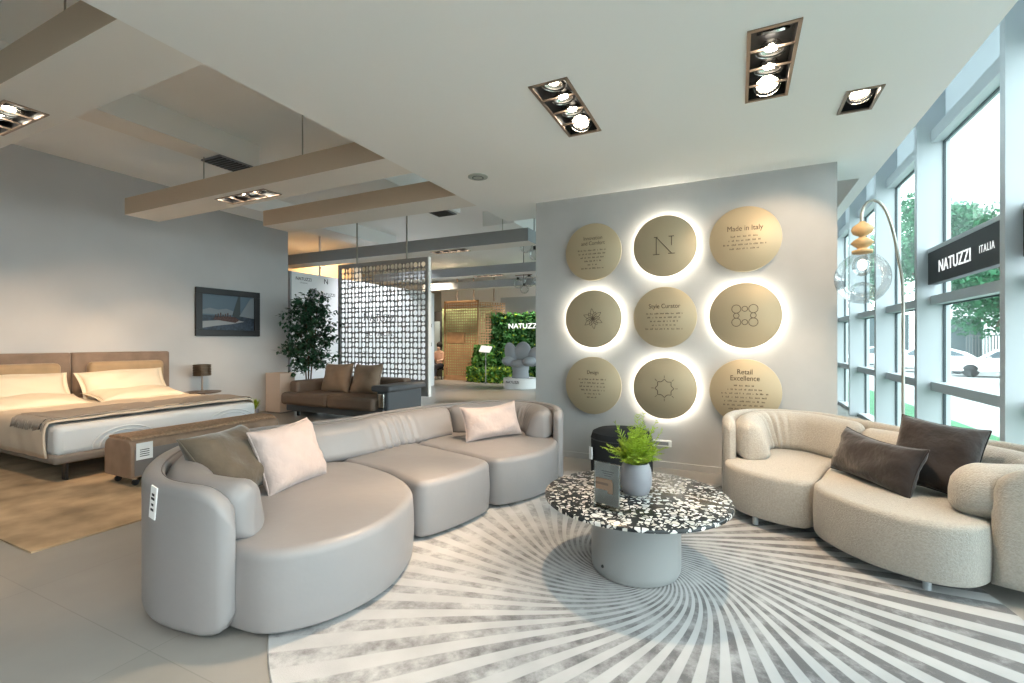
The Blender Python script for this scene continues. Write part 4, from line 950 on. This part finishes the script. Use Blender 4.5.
# flower chair on plinth
qx,qy=-5.93,12.9
t=thing('round_plinth','white round plinth with small NATUZZI lettering in the background','plinth',(qx,qy,0))
MB().lathe([(.001,0),(.52,0),(.52,.3),(.001,.3)],(qx,qy,0),48,close=False).obj('plinth_body',M['plinth'],t)
text('lettering','NATUZZI',.1,(qx-.02,qy-.526,.2),E3(PI/2,0,0),M['ink'],t,.003)
t=thing('flower_armchair','pale grey armchair shaped like flower petals on the round white plinth','armchair',(qx,qy,.3))
MB().lathe([(.001,0),(.26,0),(.24,.2),(.27,.36),(.001,.4)],(qx,qy,.3),32,close=False).obj('chair_base',M['chairgrey'],t)
MB().ell((qx-.02,qy-.16,.72),(.25,.22,.13),20).obj('seat_petal',M['chairgrey'],t)
for (dx,dz,rx,rz,a) in ((0,1.02,.3,.38,0),(-.38,1.0,.22,.40,.38),(.38,.94,.24,.32,-.5)): MB().ell((qx+dx,qy+.16,dz),(rx,.12,rz),20,R=E3(-.12,-a,0)).obj('back_petal',M['chairgrey'],t)
for s_ in (-1,1): MB().ell((qx+s_*.34,qy-.12,.80),(.2,.28,.14),20,R=E3(0,s_*-.25,0)).obj('arm_petal',M['chairgrey'],t)
# pendants
def pendant(x,y,z,label):
    t=thing('glass_pendant',label,'pendant light',(x,y,z),'glass globe pendants')
    for k,(dx,dz,r) in enumerate(((-.16,-.05,.13),(.14,0,.15),(-.02,-.2,.12))):
        g=MB().ell((x+dx,y+.05*k,z+dz),(r,r,r),16).obj('globe',M['globe'],t,angle=0)
        MB().cyl((x+dx,y+.05*k,z+dz+r-.02),.04,.06,12).obj('cap',M['black'],g)
    MB().cyl((x,y,z+.1),.01,UP-z-.1,6).obj('cord',M['black'],t); MB().box(x-.24,x+.24,y-.02,y+.02,z+.16,z+.18).obj('crossbar',M['bronze'],t,smooth=False)
pendant(-3.55,8.35,3.3,'glass globe pendant cluster nearest the feature wall edge'); pendant(-5.15,11.4,3.0,'glass globe pendant cluster under the farthest beam, left one'); pendant(-4.55,11.4,3.0,'glass globe pendant cluster under the farthest beam, right one')
# far partition with dark opening and the seated person
S('wall_far_partition',MB().box(-12.9,-10.6,15.6,15.7,0,2.6),mat('dark far partition',(.05,.045,.04),.7))
S('wall_far_partition',MB().box(-10.6,-8.3,15.6,15.7,0,2.7),mat('green tinted far glass',(.4,.5,.25),.3,var=(2,.5)))
S('door_1',MB().box(-11.4,-10.7,15.56,15.6,.9,2.2),mat('far opening daylight',(.5,.6,.62),.6))
t=thing('person','seated person with dark hair in a salmon top beyond the lattice screen','person',(-10.05,14.6,0))
def skin_fig(name,pts,edges,rad,m,parent,rootv=0):
    off=Vector(ROOT[parent.name]); me=bpy.data.meshes.new(name); me.from_pydata([tuple(Vector(p)-off) for p in pts],edges,[]); me.materials.append(m)
    o=bpy.data.objects.new(name,me); COL.objects.link(o); o.parent=parent
    md=o.modifiers.new('k','SKIN'); sv=me.skin_vertices[0].data
    for i,r in enumerate(rad): sv[i].radius=r if isinstance(r,tuple) else (r,r)
    sv[rootv].use_root=True; s2=o.modifiers.new('s','SUBSURF'); s2.levels=1; s2.render_levels=2; 
    for p in me.polygons: p.use_smooth=True
    return o
X,Y=-10.05,14.6
pts=[(X,Y,.52),(X,Y,.75),(X,Y-.02,1.0),(X+.0,Y-.04,1.08),(X+.02,Y-.06,1.22),(X-.19,Y,.97),(X-.22,Y-.08,.72),(X-.1,Y-.3,.68),(X+.19,Y,.97),(X+.22,Y-.1,.72),(X+.1,Y-.3,.68),(X-.1,Y-.05,.48),(X-.12,Y-.45,.48),(X-.12,Y-.45,.08),(X-.12,Y-.58,.04),(X+.1,Y-.05,.48),(X+.12,Y-.45,.48),(X+.12,Y-.45,.08),(X+.12,Y-.58,.04)]
ed=[(0,1),(1,2),(2,3),(3,4),(2,5),(5,6),(6,7),(2,8),(8,9),(9,10),(0,11),(11,12),(12,13),(13,14),(0,15),(15,16),(16,17),(17,18)]
rd=[(.15,.11),(.13,.1),(.12,.09),.05,(.085,.1),.06,.045,.03,.06,.045,.03,.085,.065,.045,.04,.085,.065,.045,.04]
skin_fig('body',pts,ed,rd,M['skin'],t)
MB().ell((X+.0,Y+.01,.80),(.19,.14,.27),20).obj('salmon_top',M['top'],t,angle=0)
MB().ell((X+.01,Y-.0,1.27),(.105,.12,.13),18).obj('hair',M['hair'],t,angle=0)
m_=MB(); 
for s_ in (-1,1): m_.tube([(X+s_*.09,Y,.50),(X+s_*.12,Y-.45,.50),(X+s_*.12,Y-.46,.14)],[.11,.09,.065],12)
m_.obj('trousers',M['trouser'],t)
t=thing('stool','dark stool under the seated person','stool',(X,Y,0))
MB().box(X-.24,X+.24,Y-.2,Y+.26,.34,.40).obj('seat',M['black'],t,bevel=.02)
for a in (-1,1):
    for b in (-1,1): MB().box(X+a*.2-.015,X+a*.2+.015,Y+.03+b*.18-.015,Y+.03+b*.18+.015,0,.35).obj('leg',M['black'],t,smooth=False)
# ------------------------------------------------------------------ outside
GZ=-.4
S('trim_ground',MB().box(2.25,90,-30,120,GZ-.1,GZ),M['pave'])
g_=MB().box(2.3,4.3,-10,40,GZ,GZ+.05).obj('lawn_strip',M['grass'],smooth=False); tag(g_,'green grass strip outside along the windows','grass',kind='stuff')
def car(): 
    t=thing('parked_car','white parked car outside','car',(0,0,GZ))
    # side profile in X (nose at -X), width in Y
    body=[(-2.3,.28),(-2.32,.55),(-2.2,.74),(-1.25,.92),(-.6,.95),(1.6,.98),(2.15,.95),(2.3,.7),(2.28,.3)]
    roof=[(-1.2,.92),(-.55,1.38),(.1,1.47),(1.0,1.45),(1.75,1.2),(2.1,.96)]
    def ext(sec,w0,w1,nm,m):
        mb=MB(); k=len(sec); zs=[z for _,z in sec]; zm,zM=min(zs),max(zs)
        def w(z): return w0+(w1-w0)*(z-zm)/(zM-zm)
        vs=[(x,-w(z),z) for x,z in sec]+[(x,w(z),z) for x,z in sec]
        mb.add(vs,[tuple(range(k)),tuple(range(2*k-1,k-1,-1))]+[(i,(i+1)%k,k+(i+1)%k,k+i) for i in range(k)])
        return mb.obj(nm,m,t,local=True,bevel=.05)
    ext(body,.9,.86,'car_body',M['carpaint']); ext(roof,.84,.66,'cabin',M['carpaint'])
    for s_ in (-1,1):
        for pts in ([(-.95,.98),(-.5,1.3),(.2,1.38),(.2,.99)],[(.28,.99),(.28,1.38),(.95,1.36),(1.55,1.12),(1.7,1.0)]):
            mb=MB(); vs=[]
            for d in (.0,.03):
                for x,z in pts: vs.append((x,s_*(.84-(z-.92)*.33+.015-d),z))
            k=len(pts); mb.add(vs,[tuple(range(k)),tuple(range(2*k-1,k-1,-1))]+[(i,(i+1)%k,k+(i+1)%k,k+i) for i in range(k)]); mb.obj('side_window',M['carglass'],t,local=True,smooth=False)
        for x in (-1.45,1.4):
            wh=MB().lathe([(.2,-.1),(.31,-.09),(.33,-.05),(.33,.05),(.31,.09),(.2,.1)],(x,s_*.80,.33),28,E3(PI/2,0,0)).obj('wheel',M['tyre'],t,local=True)
            MB().lathe([(.001,-.112),(.19,-.11),(.2,-.09)],(x,s_*.80,.33),20,E3(PI/2*(1 if s_<0 else -1),0,0),close=False).obj('hubcap',M['chrome'],wh,local=True)
        MB().box(-.85,-.72,s_*.9,s_*1.02,.93,1.05).obj('wing_mirror',M['carpaint'],t,local=True,bevel=.02)
    MB().box(-1.24,-1.2,-.6,.6,.94,.96).obj('wiper',M['tyre'],t,local=True,smooth=False)
    return t
c0=car(); c0.location=(12.2,31.7,GZ); c0.rotation_euler=(0,0,-.31); c0['label']='nearest white car parked outside, its side seen through the widest window bay'; c0['group']='white cars parked outside'
c1=copy_thing(c0,(9.9,35.4,GZ),-.28); c1['label']='white car parked farther off, behind the lamp pole'
c2=copy_thing(c0,(8.6,40.5,GZ),-.25); c2['label']='white car parked farthest off, in a narrow window slit left of the pole'
S('wall_street_side',MB().box(12.0,14.0,40,40.4,GZ,2.8),M['greywall'])
S('wall_street_side',MB().box(7.6,11.4,44,44.4,GZ,3.4),M['greywall'])
f_=thing('metal_fence','grey railing fence outside behind the white car','fence',(15,38,GZ)); m_=MB()
m_.box(12.6,19,37.98,38.02,1.75,1.81); m_.box(12.6,19,37.98,38.02,GZ,.0)
m_.obj('rails',M['fence'],f_,smooth=False); m_=MB()
for k in range(44): m_.box(12.6+k*.14,12.65+k*.14,37.98,38.02,-.1,1.75)
m_.obj('pickets',M['fence'],f_,smooth=False)
bd=thing('office_building','pale building with windows far outside','building',(30,60,GZ))
MB().box(22,50,60,72,GZ,34).obj('building_body',M['building'],bd,smooth=False)
for i in range(8):
    for j in range(8): 
        w_=MB().box(23+i*3.2,24.7+i*3.2,59.9,60.05,2+j*3.8,4.4+j*3.8).obj('window',M['bwin'],bd,smooth=False)
def tree(x,y,h,r,m,label,seed,n=3800,size=.42,low=.42):
    t=thing('street_tree',label,'tree',(x,y,GZ),'trees outside the windows'); rn=random.Random(seed)
    m_=MB(); m_.tube([(x,y,GZ),(x+.1,y,h*.35),(x,y,h*.7)],[.22,.17,.08],10); 
    cl=[(Vector((x+rn.uniform(-.6,.6)*r,y+rn.uniform(-.6,.6)*r,h*rn.uniform(low,.86))),r*rn.uniform(.35,.6)) for _ in range(11)]
    for c,_ in cl: m_.tube([(x,y,h*.4),((x+c.x)/2,(y+c.y)/2,c.z*.8),tuple(c)],[.08,.06,.03],6)
    m_.obj('trunk',M['bark'],t)
    m_=MB(); m_.nofix=True
    def fn():
        c,rr=rn.choice(cl); d=Vector([rn.gauss(0,1) for _ in range(3)]).normalized()*rr*(rn.random()**.4); return (c.x+d.x,c.y+d.y,c.z+d.z*.7)
    leafcloud(m_,n,fn,size,rn); m_.obj('foliage',m,t,smooth=False)
tree(10.2,26.5,7.6,3.1,M['tree'],'green tree outside, above the white car and behind the sign',1,9000,.17,.3)
tree(15.4,36.5,8.8,4.2,M['tree'],'dark green tree outside behind the white car at the right of the largest window bay',2,9000,.22,.16)
tree(7.5,26.2,8.2,2.2,M['tree'],'green tree outside, in the window bay behind the lamp pole',3,8000,.18)
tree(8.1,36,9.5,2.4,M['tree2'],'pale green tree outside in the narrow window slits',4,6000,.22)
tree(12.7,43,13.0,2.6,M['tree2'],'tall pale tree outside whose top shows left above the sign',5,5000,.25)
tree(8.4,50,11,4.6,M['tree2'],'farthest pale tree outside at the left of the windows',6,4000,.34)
# ------------------------------------------------------------------ light
sc=bpy.context.scene
w=bpy.data.worlds.new('sky'); sc.world=w; w.use_nodes=True; nt=w.node_tree; bg=nt.nodes['Background']
bg.inputs[0].default_value=(.92,.97,1,1); bg.inputs[1].default_value=4.2
sc.view_settings.view_transform='Standard'; sc.view_settings.look='None'; sc.view_settings.gamma=1; sc.view_settings.use_curve_mapping=False; sc.view_settings.exposure=0.76
for (loc,rot,sx,sy) in (((XG+.15,8,2),(0,-PI/2,0),4,26),):
    ld=bpy.data.lights.new('portal','AREA'); ld.shape='RECTANGLE'; ld.size=sx; ld.size_y=sy; ld.cycles.is_portal=True
    o=bpy.data.objects.new('window_portal',ld); COL.objects.link(o); o.location=loc; o.rotation_euler=rot
sc.cycles.use_denoising=True; sc.cycles.max_bounces=10; sc.cycles.diffuse_bounces=6; sc.cycles.transparent_max_bounces=24; sc.cycles.sample_clamp_indirect=6; sc.cycles.caustics_reflective=False
try: sc.cycles.denoiser='OPENIMAGEDENOISE'
except Exception: pass
# unseen spots without fixtures, added near the ceiling to brighten the back rooms
def lamp(loc,aim,power,col,ang=90):
    ld=bpy.data.lights.new('spot','SPOT'); ld.energy=power; ld.color=col; ld.spot_size=math.radians(ang); ld.spot_blend=.6; ld.shadow_soft_size=.08
    o=bpy.data.objects.new('unseen_fill_spot',ld); COL.objects.link(o); o.location=loc; o.rotation_euler=(Vector(aim)-Vector(loc)).to_track_quat('-Z','Y').to_euler()
for l,a,p,c,g in (((-10.6,8.3,3.9),(-10.8,9.6,2.4),260,(1,.66,.36),120),((-6.5,13.75,3.9),(-6.6,14.8,1.0),260,(1,.93,.84),90),((-9.2,12.6,3.9),(-9.0,14.6,1.2),320,(1,.8,.58),80),((-5.5,16.9,3.9),(-6,16.2,1.5),200,(1,.95,.9),110),((-7.0,9.5,3.9),(-8.7,9.8,1.6),190,(.96,.97,1),100),((-10.3,14.9,3.9),(-9.8,15.6,1.6),260,(1,.85,.7),80)): lamp(l,a,p,c,g)
# ------------------------------------------------------------------ camera
cam=bpy.data.cameras.new('camera'); co=bpy.data.objects.new('camera',cam); COL.objects.link(co)
cam.sensor_width=36; cam.lens=469/1024*36; co.location=(0,0,1.4); co.rotation_euler=(PI/2,0,math.radians(25.73)); cam.clip_start=.05; cam.clip_end=300
sc.camera=co
